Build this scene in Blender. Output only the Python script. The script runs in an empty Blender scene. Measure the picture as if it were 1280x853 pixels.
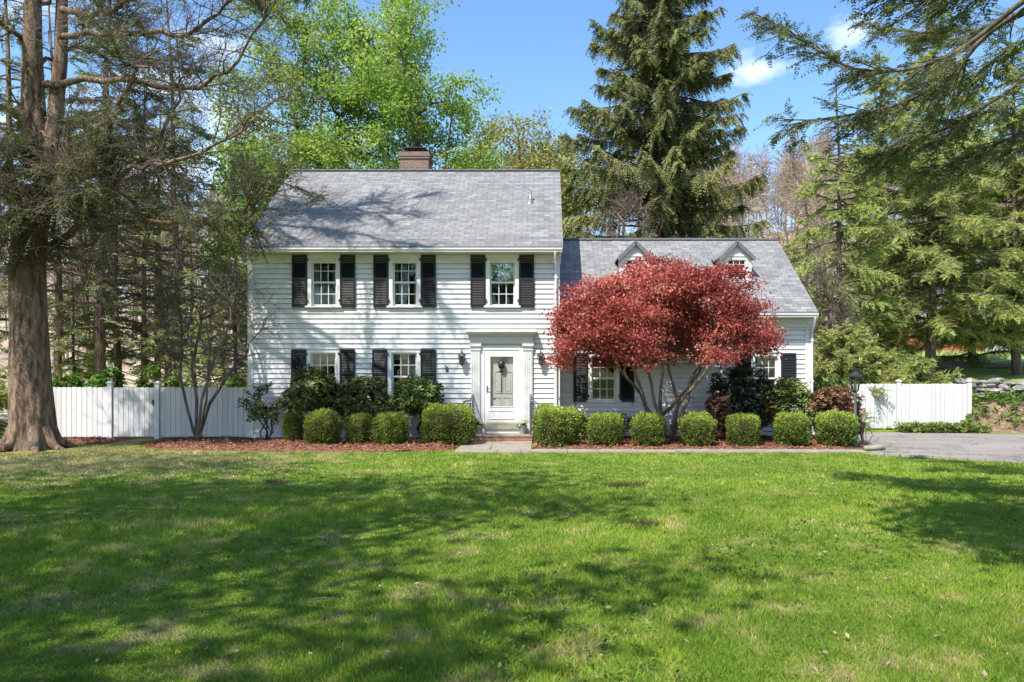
import bpy, math, random
import numpy as np
from mathutils import Vector

# ------------------------------------------------------------------ camera, sky, sun, exposure
SC = bpy.context.scene
COL = SC.collection
F, CX, HY, CZ = 966.0, 680.0, 470.0, 1.74        # focal length in photo pixels, principal point, eye height

cam_d = bpy.data.cameras.new('camera')
cam = bpy.data.objects.new('camera', cam_d); COL.objects.link(cam)
cam.location = (0, 0, CZ); cam.rotation_euler = (math.radians(90), 0, 0)
cam_d.sensor_width = 36.0; cam_d.lens = F / 1280 * 36
cam_d.shift_x = (640 - CX) / 1280; cam_d.shift_y = (HY - 426.5) / 1280
cam_d.clip_end = 3000
SC.camera = cam

SUN = Vector((-0.67, -1.0, 1.75)).normalized()    # towards the sun
EL = math.asin(SUN.z); AZ = math.atan2(SUN.x, SUN.y)
w = bpy.data.worlds.new('World'); SC.world = w; w.use_nodes = True
wn, wl = w.node_tree.nodes, w.node_tree.links
wn.clear()
sky = wn.new('ShaderNodeTexSky'); sky.sky_type = 'NISHITA'; sky.sun_disc = False
sky.sun_elevation = EL; sky.sun_rotation = AZ; sky.air_density = 1.0; sky.dust_density = 0.6; sky.ozone_density = 2.0
hs = wn.new('ShaderNodeHueSaturation'); hs.inputs['Saturation'].default_value = 1.16; hs.inputs['Value'].default_value = 1.0
wl.new(sky.outputs[0], hs.inputs['Color'])
tc = wn.new('ShaderNodeTexCoord')
def wmath(op, a, b=None, clamp=False):
    n = wn.new('ShaderNodeMath'); n.operation = op; n.use_clamp = clamp
    for i, v in enumerate((a, b)):
        if v is None: continue
        if isinstance(v, (int, float)): n.inputs[i].default_value = v
        else: wl.new(v, n.inputs[i])
    return n.outputs[0]
nz = wn.new('ShaderNodeTexNoise'); nz.inputs['Scale'].default_value = 9; nz.inputs['Detail'].default_value = 7
nz.inputs['Roughness'].default_value = 0.62
mp = wn.new('ShaderNodeMapping'); mp.inputs['Scale'].default_value = (1, 1, 2.0)
wl.new(tc.outputs['Generated'], mp.inputs[0]); wl.new(mp.outputs[0], nz.inputs['Vector'])
acc = None
for (px, py, rad, amp) in ((962, 88, .085, .95), (1055, 45, .085, 1.0), (1010, 100, .07, .8), (735, 72, .06, .4), (285, 60, .14, .9), (210, 110, .13, .7), (330, 20, .08, .5), (120, 40, .15, .5), (150, 230, .42, 1.0), (60, 330, .4, 1.0), (420, 190, .16, .8),
                           (1240, 150, .12, .6)):
    d = Vector(((px - CX) / F, 1, (HY - py) / F)).normalized()
    sub = wn.new('ShaderNodeVectorMath'); sub.operation = 'SUBTRACT'; wl.new(tc.outputs['Generated'], sub.inputs[0]); sub.inputs[1].default_value = d
    sca = wn.new('ShaderNodeVectorMath'); sca.operation = 'MULTIPLY'; wl.new(sub.outputs[0], sca.inputs[0]); sca.inputs[1].default_value = (1, 1, 2.0)
    ln = wn.new('ShaderNodeVectorMath'); ln.operation = 'LENGTH'; wl.new(sca.outputs[0], ln.inputs[0])
    m = wmath('MULTIPLY', wmath('SUBTRACT', 1.0, wmath('DIVIDE', ln.outputs['Value'], rad), True), amp)
    acc = m if acc is None else wmath('MAXIMUM', acc, m)
cl = wmath('MULTIPLY', wmath('SUBTRACT', wmath('ADD', wmath('MULTIPLY', acc, .85), wmath('MULTIPLY', nz.outputs['Fac'], 2.0)), 1.42), 1.5, True)
# a low bank of thin cloud all round the horizon behind the photographer
mixw = wn.new('ShaderNodeMix'); mixw.data_type = 'RGBA'
wl.new(wmath('MULTIPLY', cl, .82), mixw.inputs[0]); wl.new(hs.outputs[0], mixw.inputs[6]); mixw.inputs[7].default_value = (5.6, 5.9, 6.4, 1)
bg = wn.new('ShaderNodeBackground'); bg.inputs['Strength'].default_value = 0.15
wl.new(mixw.outputs[2], bg.inputs['Color'])
wo = wn.new('ShaderNodeOutputWorld'); wl.new(bg.outputs[0], wo.inputs['Surface'])

sun_d = bpy.data.lights.new('sun', 'SUN'); sun = bpy.data.objects.new('sun', sun_d); COL.objects.link(sun)
sun_d.energy = 4.4; sun_d.angle = math.radians(0.53); sun_d.color = (1.0, 0.955, 0.88)
sun.rotation_euler = (-SUN).to_track_quat('-Z', 'Y').to_euler(); sun.location = (-20, -30, 40)
SC.view_settings.view_transform = 'Standard'; SC.view_settings.look = 'None'
SC.view_settings.gamma = 1.0; SC.view_settings.use_curve_mapping = False
SC.view_settings.exposure = 0.95
SC.cycles.max_bounces = 8; SC.cycles.transparent_max_bounces = 12; SC.cycles.use_denoising = True
SC.cycles.caustics_reflective = False; SC.cycles.caustics_refractive = False

# ------------------------------------------------------------------ helpers
def PP(px, py, Y): return np.array(((px - CX) * Y / F, Y, CZ - (py - HY) * Y / F))
def PX(px, Y): return (px - CX) * Y / F
def PZ(py, Y): return CZ - (py - HY) * Y / F
UP = np.array((0., 0., 1.))
def nrm(a): return a / np.maximum(np.linalg.norm(a, axis=-1, keepdims=True), 1e-9)
def vnoise(P, seed, freq):
    r = np.random.default_rng(seed); out = np.zeros(len(P))
    for k in range(7):
        d = nrm(r.normal(size=3)); out += np.sin(P @ d * freq * r.uniform(.6, 1.7) + r.uniform(0, 6.28))
    return out / 3.0

class G:
    """collects faces; build() links them as one mesh object"""
    def __init__(s): s.V = []; s.L = []; s.N = []; s.n = 0; s.T = []; s.UV = []; s.sm = []
    def add(s, V, Fa, tint=None, uv=None, smooth=False):
        V = np.asarray(V, float).reshape(-1, 3); Fa = np.asarray(Fa, int)
        if Fa.ndim == 1: Fa = Fa[None]
        s.V.append(V); s.L.append((Fa + s.n).ravel()); s.N.append(np.full(len(Fa), Fa.shape[1])); s.n += len(V)
        s.T.append(np.full(len(Fa), .5) if tint is None else np.broadcast_to(np.asarray(tint, float), (len(Fa),)))
        s.UV.append(np.zeros((Fa.size, 2)) if uv is None else np.asarray(uv, float).reshape(-1, 2))
        s.sm.append(np.full(len(Fa), smooth))
        return s
    def quad(s, a, b, c, d, uv=None): return s.add([a, b, c, d], [[0, 1, 2, 3]], uv=uv)
    def poly(s, pts): return s.add(pts, [list(range(len(pts)))])
    def box(s, x0, x1, y0, y1, z0, z1):
        V = [(x, y, z) for x in (x0, x1) for y in (y0, y1) for z in (z0, z1)]
        return s.add(V, [(0, 1, 3, 2), (4, 6, 7, 5), (0, 4, 5, 1), (2, 3, 7, 6), (0, 2, 6, 4), (1, 5, 7, 3)])
    def prism(s, prof, axis, a, b):
        """extrude a closed 2-D profile along an axis ('x': prof is (y,z); 'y': prof is (x,z); 'z': prof is (x,y))"""
        n = len(prof)
        def mk(t, p): return (t, p[0], p[1]) if axis == 'x' else ((p[0], t, p[1]) if axis == 'y' else (p[0], p[1], t))
        V = [mk(a, p) for p in prof] + [mk(b, p) for p in prof]
        s.add(V, [[i, (i + 1) % n, n + (i + 1) % n, n + i] for i in range(n)])
        s.add(V[:n], [list(range(n))[::-1]]); s.add(V[n:], [list(range(n))])
        return s
    def obox(s, a, b, wd, th, up=UP):
        """a bar from a to b of width wd and thickness th"""
        a = np.array(a, float); b = np.array(b, float); d = nrm(b - a); sd = nrm(np.cross(d, up)) * wd / 2; u = nrm(np.cross(sd, d)) * th / 2
        V = [p + i * sd + j * u for p in (a, b) for (i, j) in ((-1, -1), (1, -1), (1, 1), (-1, 1))]
        return s.add(V, [(3, 2, 1, 0), (4, 5, 6, 7), (0, 1, 5, 4), (1, 2, 6, 5), (2, 3, 7, 6), (3, 0, 4, 7)])
    def lathe(s, prof, c=(0, 0, 0), n=16, smooth=True, rot=0):
        V = []; m = len(prof)
        for (r, z) in prof:
            for k in range(n):
                a = 2 * math.pi * k / n + rot; V.append((c[0] + r * math.cos(a), c[1] + r * math.sin(a), c[2] + z))
        s.add(V, [[i * n + k, i * n + (k + 1) % n, (i + 1) * n + (k + 1) % n, (i + 1) * n + k] for i in range(m - 1) for k in range(n)], smooth=smooth)
        s.add(V[:n], [list(range(n))[::-1]]); s.add(V[-n:], [list(range(n))])
        return s
    def sweep(s, pts, rad, n=8, smooth=True, bark=0.0, seed=0):
        pts = np.asarray(pts, float); m = len(pts); rad = np.broadcast_to(np.asarray(rad, float), (m,))
        T = nrm(np.gradient(pts, axis=0)); ref = np.array((0., 1., 0.)) if abs(T[0][1]) < .9 else np.array((1., 0., 0.))
        A = nrm(np.cross(T, ref)); B = np.cross(T, A); ang = np.linspace(0, 2 * np.pi, n, endpoint=False)
        rr = rad[:, None] * np.ones(n)
        if bark:
            q = np.stack([np.cos(ang)[None] * 3 + 0 * rr, np.sin(ang)[None] * 3 + 0 * rr, pts[:, 2][:, None] * .35 + 0 * rr], -1).reshape(-1, 3)
            rr = rr * (1 + bark * vnoise(q, seed, 2.6).reshape(m, n) + bark * .6 * vnoise(q * 2.3, seed + 1, 2.6).reshape(m, n))
        V = pts[:, None] + rr[..., None] * (np.cos(ang)[None, :, None] * A[:, None] + np.sin(ang)[None, :, None] * B[:, None])
        i, k = np.meshgrid(np.arange(m - 1), np.arange(n), indexing='ij'); k2 = (k + 1) % n
        s.add(V.reshape(-1, 3), np.stack([i * n + k, i * n + k2, (i + 1) * n + k2, (i + 1) * n + k], -1).reshape(-1, 4), smooth=smooth)
        s.add(V[-1], [list(range(n))]); s.add(V[0], [list(range(n))[::-1]])
        return s
    def segs(s, P0, P1, R0, R1, n=4):
        P0 = np.asarray(P0); P1 = np.asarray(P1); S = len(P0)
        if S == 0: return s
        T = nrm(P1 - P0); ref = np.where(np.abs(T[:, 2:3]) < .9, np.array([[0, 0, 1.]]), np.array([[1., 0, 0]]))
        A = nrm(np.cross(T, ref)); B = np.cross(T, A); ang = np.linspace(0, 2 * np.pi, n, endpoint=False)
        ring = np.cos(ang)[None, :, None] * A[:, None] + np.sin(ang)[None, :, None] * B[:, None]
        V = np.stack([P0[:, None] + np.asarray(R0)[:, None, None] * ring, P1[:, None] + np.asarray(R1)[:, None, None] * ring], 1)
        b = (np.arange(S) * 2 * n)[:, None]; k = np.arange(n)[None]; k2 = (k + 1) % n
        s.add(V.reshape(-1, 3), np.stack([b + k, b + k2, b + n + k2, b + n + k], -1).reshape(-1, 4), smooth=True)
        return s
    def leaves(s, C, D, N, L, W, tint, mid=.45):
        """kite shaped leaves: base C, axis D, normal N"""
        D = nrm(D); S = nrm(np.cross(N, D)); L = np.asarray(L)[:, None]; W = np.asarray(W)[:, None]
        NN = np.cross(D, S)
        V = np.stack([C, C + D * L * mid + S * W * .5 + NN * W * .12, C + D * L, C + D * L * mid - S * W * .5 + NN * W * .12], 1)
        M = len(C)
        s.add(V.reshape(-1, 3), np.arange(M * 4).reshape(-1, 4), tint=tint)
        return s
    def build(s, name, mat, parent=None, org=None):
        me = bpy.data.meshes.new(name)
        V = np.concatenate(s.V) if s.V else np.zeros((0, 3)); L = np.concatenate(s.L); N = np.concatenate(s.N)
        if org is None and parent is not None: org = ORG.get(parent.name)
        if org is not None: V = V - np.array(org)
        me.vertices.add(len(V)); me.vertices.foreach_set('co', V.ravel().astype(np.float32))
        me.loops.add(len(L)); me.loops.foreach_set('vertex_index', L.astype(np.int32))
        me.polygons.add(len(N)); st = np.concatenate([[0], np.cumsum(N)[:-1]])
        me.polygons.foreach_set('loop_start', st.astype(np.int32)); me.polygons.foreach_set('loop_total', N.astype(np.int32))
        me.polygons.foreach_set('use_smooth', np.concatenate(s.sm))
        t = me.attributes.new('tint', 'FLOAT', 'FACE'); t.data.foreach_set('value', np.concatenate(s.T).astype(np.float32))
        uv = np.concatenate(s.UV)
        if np.any(uv): me.uv_layers.new(name='UVMap').data.foreach_set('uv', uv.ravel().astype(np.float32))
        me.update(calc_edges=True); me.validate()
        if mat is not None: me.materials.append(mat)
        o = bpy.data.objects.new(name, me); COL.objects.link(o)
        if parent is not None:
            o.parent = parent
            if parent.name in ORG: ORG[o.name] = ORG[parent.name]
        elif org is not None: o.location = org
        return o
ORG = {}
def thing(name, label, cat, loc=(0, 0, 0), group=None):
    o = bpy.data.objects.new(name, None); COL.objects.link(o); o.location = loc; o.empty_display_size = .2
    ORG[o.name] = tuple(loc); tag(o, label, cat, group); return o
def tag(o, label, cat, group=None, kind=None):
    o['label'] = label; o['category'] = cat
    if group: o['group'] = group
    if kind: o['kind'] = kind
    return o
def struct(o, label=None):
    o['kind'] = 'structure'
    return o
def dup(root, loc, rz=0, sc=(1, 1, 1), label=None, group=None):
    r = root.copy(); COL.objects.link(r); r.location = loc; r.rotation_euler = (0, 0, rz); r.scale = sc
    if label: r['label'] = label
    if group: r['group'] = group
    for ch in list(root.children):
        c = ch.copy(); COL.objects.link(c); c.parent = r
        for g in list(ch.children):
            d = g.copy(); COL.objects.link(d); d.parent = c
    return r

# ------------------------------------------------------------------ materials
class NT:
    def __init__(s, name):
        s.m = bpy.data.materials.new(name); s.m.use_nodes = True; s.t = s.m.node_tree; s.t.nodes.clear()
        s.out = s.t.nodes.new('ShaderNodeOutputMaterial')
    def n(s, ty, **kw):
        x = s.t.nodes.new('ShaderNode' + ty)
        for k, v in kw.items(): setattr(x, k, v)
        return x
    def l(s, a, b): s.t.links.new(a, b)
    def set(s, sock, v):
        if isinstance(v, bpy.types.NodeSocket): s.l(v, sock)
        elif isinstance(v, tuple) and len(v) == 3 and sock.type == 'RGBA': sock.default_value = (*v, 1)
        else: sock.default_value = v
    def noise(s, scale, detail=4, rough=.55, vec=None, out='Fac', sc3=None):
        x = s.n('TexNoise'); x.inputs['Scale'].default_value = scale; x.inputs['Detail'].default_value = detail; x.inputs['Roughness'].default_value = rough
        if vec is None: vec = s.pos()
        if sc3:
            mpn = s.n('Mapping'); mpn.inputs['Scale'].default_value = sc3; s.l(vec, mpn.inputs[0]); vec = mpn.outputs[0]
        s.l(vec, x.inputs['Vector']); return x.outputs[out]
    def pos(s): return s.n('NewGeometry').outputs['Position']
    def obj(s): return s.n('TexCoord').outputs['Object']
    def mix(s, f, a, b, blend='MIX'):
        x = s.n('Mix', data_type='RGBA', blend_type=blend); s.set(x.inputs[0], f); s.set(x.inputs[6], a); s.set(x.inputs[7], b); return x.outputs[2]
    def math(s, op, a, b=0.0, clamp=False):
        x = s.n('Math', operation=op, use_clamp=clamp); s.set(x.inputs[0], a); s.set(x.inputs[1], b); return x.outputs[0]
    def ramp(s, f, stops):
        x = s.n('ValToRGB'); e = x.color_ramp.elements
        while len(e) < len(stops): e.new(.5)
        for q, (p, c) in zip(e, stops): q.position = p; q.color = (*c, 1) if len(c) == 3 else c
        s.l(f, x.inputs[0]); return x.outputs[0]
    def step(s, f, lo, hi):
        x = s.n('MapRange', interpolation_type='SMOOTHSTEP'); s.set(x.inputs[0], f); x.inputs[1].default_value = lo; x.inputs[2].default_value = hi; return x.outputs[0]
    def bsdf(s, col, rough=.6, spec=.5, metal=0, bump=None, bs=.3, bd=.01):
        x = s.n('BsdfPrincipled'); s.set(x.inputs['Base Color'], col); s.set(x.inputs['Roughness'], rough)
        x.inputs['Specular IOR Level'].default_value = spec; x.inputs['Metallic'].default_value = metal
        if bump is not None:
            b = s.n('Bump'); b.inputs['Strength'].default_value = bs; b.inputs['Distance'].default_value = bd; s.l(bump, b.inputs['Height']); s.l(b.outputs[0], x.inputs['Normal'])
        return x
    def done(s, sh): s.l(sh.outputs[0] if hasattr(sh, 'outputs') else sh, s.out.inputs['Surface']); return s.m

def simple(name, a, b, scale=3, rough=.6, spec=.4, bump=0, metal=0, detail=5, sc3=None):
    t = NT(name); f = t.noise(scale, detail, .6, t.obj(), sc3=sc3)
    return t.done(t.bsdf(t.mix(t.step(f, .3, .7), a, b), rough, spec, metal, f if bump else None, bump, .02))
def leafmat(name, stops, trans=.35, rough=.5, spec=.3):
    t = NT(name); at = t.n('Attribute', attribute_name='tint').outputs['Fac']
    rnd = t.n('ObjectInfo').outputs['Random']
    c = t.ramp(at, stops)
    h = t.n('HueSaturation'); t.set(h.inputs['Hue'], t.math('ADD', .49, t.math('MULTIPLY', rnd, .02))); t.set(h.inputs['Value'], t.math('ADD', .88, t.math('MULTIPLY', rnd, .24))); t.l(c, h.inputs['Color']); c = h.outputs[0]
    p = t.bsdf(c, rough, spec); tr = t.n('BsdfTranslucent'); t.l(c, tr.inputs[0])
    mx = t.n('MixShader'); mx.inputs[0].default_value = trans; t.l(p.outputs[0], mx.inputs[1]); t.l(tr.outputs[0], mx.inputs[2])
    return t.done(mx)
def bark(name, a, b, sc=6, lichen=None):
    t = NT(name); v = t.obj(); f = t.noise(sc, 8, .65, v, sc3=(1, 1, .22)); g = t.noise(sc * 5, 5, .6, v, sc3=(1, 1, .3))
    c = t.mix(t.step(f, .35, .68), a, b)
    if lichen: c = t.mix(t.math('MULTIPLY', t.step(t.noise(1.3, 4, .6, v), .5, .72), .6), c, lichen)
    return t.done(t.bsdf(c, .9, .15, 0, t.math('ADD', f, t.math('MULTIPLY', g, .5)), .9, .06))

def lawn_colour(t):
    p = t.pos()
    big = t.noise(.35, 4, .6, p); md = t.noise(1.6, 5, .6, p); fn = t.noise(9, 4, .6, p)
    c = t.mix(t.step(big, .35, .65), (.135, .235, .026), (.23, .345, .042))
    c = t.mix(t.math('MULTIPLY', t.step(md, .42, .7), .75), c, (.325, .405, .065)); c = t.mix(t.math('MULTIPLY', t.step(t.noise(4.5, 4, .65, p), .5, .66), .7), c, (.075, .16, .012)); c = t.mix(t.math('MULTIPLY', t.step(t.noise(3.1, 3, .6, p), .56, .68), .5), c, (.40, .43, .07))
    # dry straw patches, thicker to the left and near; worn dark spots
    sx = t.n('SeparateXYZ'); t.l(p, sx.inputs[0])
    left = t.step(t.math('ADD', t.math('MULTIPLY', sx.outputs[0], -1), 0), 0.0, 11.0)
    near = t.step(t.math('MULTIPLY', sx.outputs[1], -1), -11.0, -4.0)
    far_left = t.math('MULTIPLY', left, t.step(sx.outputs[1], 11.0, 16.0))
    amt = t.math('ADD', t.math('ADD', t.math('MULTIPLY', left, .05), t.math('MULTIPLY', near, .035)), t.math('MULTIPLY', far_left, .19))
    st = t.math('ADD', t.math('ADD', t.math('MULTIPLY', md, .7), t.math('MULTIPLY', fn, .3)), amt)
    st = t.step(st, .545, .66)
    c = t.mix(t.math('MULTIPLY', st, .8), c, t.mix(fn, (.50, .43, .22), (.36, .31, .14)))
    for (sx_, sy_, ra) in ((1.26, 12.2, .42), (1.15, 9.05, .26), (-4.3, 12.6, .30), (-.9, 8.1, .16)):
        sb = t.n('VectorMath', operation='SUBTRACT'); t.l(p, sb.inputs[0]); sb.inputs[1].default_value = (sx_, sy_, 0)
        mu = t.n('VectorMath', operation='MULTIPLY'); t.l(sb.outputs[0], mu.inputs[0]); mu.inputs[1].default_value = (1, 1.1, 0)
        le = t.n('VectorMath', operation='LENGTH'); t.l(mu.outputs[0], le.inputs[0])
        k = t.step(t.math('SUBTRACT', t.math('ADD', ra, t.math('MULTIPLY', fn, .3)), le.outputs['Value']), .12, .26)
        c = t.mix(t.math('MULTIPLY', k, .85), c, (.075, .055, .035))
    return t, c, p, md, fn

def make_lawn():
    t = NT('lawn_soil'); t, c, p, md, fn = lawn_colour(t)
    c = t.mix(t.step(t.noise(60, 3, .6, p), .35, .75), c, (.045, .06, .012))
    moss = t.noise(.9, 5, .6, p)
    sx = t.n('SeparateXYZ'); t.l(p, sx.inputs[0])
    mm = t.math('MULTIPLY', t.step(sx.outputs[1], 16.2, 18.2), t.step(t.math('MULTIPLY', sx.outputs[0], -1), 8.0, 9.0))
    c = t.mix(t.math('MULTIPLY', mm, t.step(moss, .4, .6)), c, (.28, .26, .03))
    dirt = t.step(t.noise(.55, 3, .5, p), .69, .74)
    c = t.mix(dirt, c, (.09, .06, .035))
    return t.done(t.bsdf(c, .95, .1, 0, t.noise(45, 4, .7, p), .8, .04))
def make_blades():
    t = NT('grass_blades'); t, c, p, md, fn = lawn_colour(t)
    at = t.n('Attribute', attribute_name='tint').outputs['Fac']
    c = t.mix(1.0, c, t.ramp(at, [(0, (.55, .6, .4)), (.5, (1, 1, 1)), (.9, (1.35, 1.25, 1.1)), (1, (2.6, 1.6, 3.0))]), 'MULTIPLY')
    b = t.bsdf(c, .55, .25); tr = t.n('BsdfTranslucent'); t.l(c, tr.inputs[0])
    mx = t.n('MixShader'); mx.inputs[0].default_value = .35; t.l(b.outputs[0], mx.inputs[1]); t.l(tr.outputs[0], mx.inputs[2])
    return t.done(mx)

def shingles(name, c1, c2, mortar):
    t = NT(name); uv = t.n('UVMap').outputs[0]
    b = t.n('TexBrick'); b.offset = .5; t.l(uv, b.inputs['Vector'])
    b.inputs['Scale'].default_value = 1; b.inputs['Brick Width'].default_value = .31; b.inputs['Row Height'].default_value = .142
    b.inputs['Mortar Size'].default_value = .009; b.inputs['Mortar Smooth'].default_value = .3; b.inputs['Bias'].default_value = -.05
    t.set(b.inputs['Color1'], c1); t.set(b.inputs['Color2'], c2); t.set(b.inputs['Mortar'], mortar)
    b2 = t.n('TexBrick'); b2.offset = .37; t.l(uv, b2.inputs['Vector'])
    b2.inputs['Scale'].default_value = 1; b2.inputs['Brick Width'].default_value = .17; b2.inputs['Row Height'].default_value = .142; b2.inputs['Mortar Size'].default_value = 0
    t.set(b2.inputs['Color1'], (.75, .75, .77)); t.set(b2.inputs['Color2'], (1.2, 1.2, 1.18))
    c = t.mix(.8, b.outputs['Color'], b2.outputs['Color'], 'MULTIPLY')
    stain = t.noise(.5, 5, .6, t.pos(), sc3=(1, .4, .4))
    c = t.mix(t.math('MULTIPLY', t.step(stain, .45, .75), .35), c, (.11, .11, .112))
    c = t.mix(t.math('MULTIPLY', t.noise(80, 2, .5, t.pos()), .35), c, (.22, .22, .22))
    return t.done(t.bsdf(c, .9, .15, 0, b.outputs['Fac'], -.5, .02))
def bricks(name, c1, c2, mortar):
    t = NT(name); p = t.pos(); sx = t.n('SeparateXYZ'); t.l(p, sx.inputs[0])
    cb = t.n('CombineXYZ'); t.l(t.math('ADD', sx.outputs[0], sx.outputs[1]), cb.inputs[0]); t.l(sx.outputs[2], cb.inputs[1])
    b = t.n('TexBrick'); t.l(cb.outputs[0], b.inputs['Vector']); b.inputs['Scale'].default_value = 1
    b.inputs['Brick Width'].default_value = .21; b.inputs['Row Height'].default_value = .072; b.inputs['Mortar Size'].default_value = .007
    t.set(b.inputs['Color1'], c1); t.set(b.inputs['Color2'], c2); t.set(b.inputs['Mortar'], mortar)
    c = t.mix(t.math('MULTIPLY', t.noise(7, 5, .6, p), .6), b.outputs['Color'], (.12, .08, .06))
    return t.done(t.bsdf(c, .9, .15, 0, b.outputs['Fac'], -.5, .02))
def glass(name, refl, tint=(.9, .95, .93)):
    t = NT(name); tr = t.n('BsdfTransparent'); t.set(tr.inputs[0], tint); gl = t.n('BsdfGlossy'); gl.inputs['Roughness'].default_value = .02
    wob = t.noise(2.2, 2, .5, t.pos()); bp = t.n('Bump'); bp.inputs['Strength'].default_value = .04; bp.inputs['Distance'].default_value = .05; t.l(wob, bp.inputs['Height']); t.l(bp.outputs[0], gl.inputs['Normal'])
    ge = t.n('NewGeometry'); dp = t.n('VectorMath', operation='DOT_PRODUCT'); t.l(ge.outputs['Normal'], dp.inputs[0]); t.l(ge.outputs['Incoming'], dp.inputs[1])
    c = t.math('SUBTRACT', 1.0, t.math('ABSOLUTE', dp.outputs['Value']), True)
    f = t.math('ADD', t.math('ADD', t.math('MULTIPLY', t.math('POWER', c, 5.0), .96), .04), refl, True)      # Schlick, the same from both sides
    mx = t.n('MixShader'); t.l(f, mx.inputs[0]); t.l(tr.outputs[0], mx.inputs[1]); t.l(gl.outputs[0], mx.inputs[2]); return t.done(mx)

M = {}
M['lawn'] = make_lawn(); M['blade'] = make_blades()
def siding_mat(name, base):
    t = NT(name); p = t.pos()
    dirt = t.math('MULTIPLY', t.step(t.noise(1.1, 6, .62, p), .45, .8), .16)
    streak = t.math('MULTIPLY', t.step(t.noise(4, 4, .6, p, sc3=(3, 3, .25)), .5, .8), .10)
    tn = t.n('Attribute', attribute_name='tint').outputs['Fac']; base = t.mix(1.0, base, t.ramp(tn, [(0, (.91, .91, .90)), (.5, (1, 1, 1)), (1, (1.05, 1.05, 1.06))]), 'MULTIPLY')
    c = t.mix(dirt, base, (.44, .43, .40)); c = t.mix(streak, c, (.54, .53, .50))
    return t.done(t.bsdf(c, .55, .35, 0, t.noise(40, 3, .6, p, sc3=(.15, .15, 1)), .12, .01))
M['siding'] = siding_mat('white_clapboard_paint', (.645, .638, .632))
M['trim'] = simple('white_trim_paint', (.70, .695, .68), (.62, .615, .60), 2.2, .5)
M['old_trim'] = simple('weathered_trim_paint', (.62, .615, .60), (.52, .515, .50), 3, .6)
M['roof'] = shingles('grey_shingles', (.155, .154, .154), (.245, .243, .24), (.068, .068, .07))
M['shutter'] = simple('black_shutter_paint', (.007, .0105, .012), (.012, .0155, .017), 3, .5, .35)
M['black'] = simple('black_iron', (.012, .012, .013), (.03, .03, .03), 9, .45, .5)
M['grey_iron'] = simple('grey_iron', (.10, .10, .105), (.17, .17, .17), 9, .5, .5)
M['brick'] = bricks('brown_red_brick', (.20, .10, .075), (.27, .17, .14), (.32, .29, .26))
M['step_brick'] = bricks('red_brick', (.33, .10, .06), (.42, .16, .10), (.36, .30, .25))
M['stone'] = simple('grey_flagstone', (.215, .19, .155), (.31, .275, .225), 4, .85, .2, .3)
M['brass'] = simple('brass_threshold', (.38, .355, .25), (.30, .28, .19), 8, .45, .5)
def asphalt():
    t = NT('worn_asphalt'); p = t.pos(); c = t.mix(t.step(t.noise(.9, 6, .65, p, sc3=(.35, 1, 1)), .35, .7), (.185, .165, .148), (.265, .24, .215))
    c = t.mix(t.math('MULTIPLY', t.step(t.noise(55, 2, .6, p), .45, .7), .45), c, (.36, .335, .30))
    v = t.n('TexVoronoi', feature='DISTANCE_TO_EDGE'); v.inputs['Scale'].default_value = .55; wv = t.n('VectorMath', operation='ADD'); t.l(p, wv.inputs[0]); nzc = t.noise(2.5, 4, .6, p, out='Color'); t.l(nzc, wv.inputs[1]); t.l(wv.outputs[0], v.inputs['Vector'])
    c = t.mix(t.math('SUBTRACT', 1.0, t.step(v.outputs['Distance'], .004, .014)), c, (.07, .062, .055))
    c = t.mix(t.math('MULTIPLY', t.step(t.noise(.5, 3, .5, p), .6, .68), .4), c, (.12, .108, .098))
    return t.done(t.bsdf(c, .95, .1, 0, t.noise(60, 3, .6, p), .4, .02))
M['asphalt'] = asphalt()
M['glass'] = glass('window_glass', -.01); M['storm_glass'] = glass('storm_window_glass', .28)
M['door_glass'] = glass('door_glass', -.015, (.95, .95, .95)); M['lamp_glass'] = glass('lantern_glass', .12, (.8, .82, .8))
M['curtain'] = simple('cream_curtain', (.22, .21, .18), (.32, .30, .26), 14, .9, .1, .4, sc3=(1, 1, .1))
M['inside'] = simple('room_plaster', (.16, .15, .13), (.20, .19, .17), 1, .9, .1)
M['inner_door'] = simple('grey_inner_door', (.44, .415, .385), (.50, .475, .445), 2, .5)
M['gap'] = simple('dark_gap', (.02, .02, .02), (.03, .03, .03), 2, .9)
def fence_mat():
    t = NT('white_fence_paint'); v = t.pos(); tn = t.n('Attribute', attribute_name='tint').outputs['Fac']
    c = t.mix(t.noise(1.7, 5, .6, v, sc3=(3, 3, .6)), (.65, .64, .63), (.54, .53, .52)); c = t.mix(1.0, c, t.ramp(tn, [(0, (.88, .88, .87)), (.5, (1, 1, 1)), (1, (1.06, 1.06, 1.06))]), 'MULTIPLY')
    c = t.mix(t.math('MULTIPLY', t.step(t.noise(3.5, 6, .65, v, sc3=(1, 1, .5)), .58, .74), .35), c, (.36, .38, .30))
    return t.done(t.bsdf(c, .55, .3))
M['fence'] = fence_mat()
M['mulch'] = simple('bark_mulch', (.115, .05, .03), (.27, .125, .08), 16, .95, .1, 1.0, detail=8)
M['chip'] = leafmat('mulch_chips', [(0, (.07, .03, .02)), (.5, (.20, .09, .055)), (1, (.40, .22, .14))], .0, .9, .1)
M['pine_bark'] = bark('pine_bark', (.085, .056, .040), (.34, .235, .17), 11, (.24, .20, .145))
M['bark'] = bark('grey_brown_bark', (.075, .058, .046), (.22, .175, .135), 8)
M['twig_bark'] = bark('pale_twig_bark', (.10, .078, .06), (.24, .20, .16), 8)
M['maple_bark'] = bark('tan_maple_bark', (.10, .075, .052), (.23, .18, .125), 7, (.16, .16, .11))
M['dark_stem'] = bark('dark_shrub_stem', (.03, .024, .02), (.075, .058, .045), 9)
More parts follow.
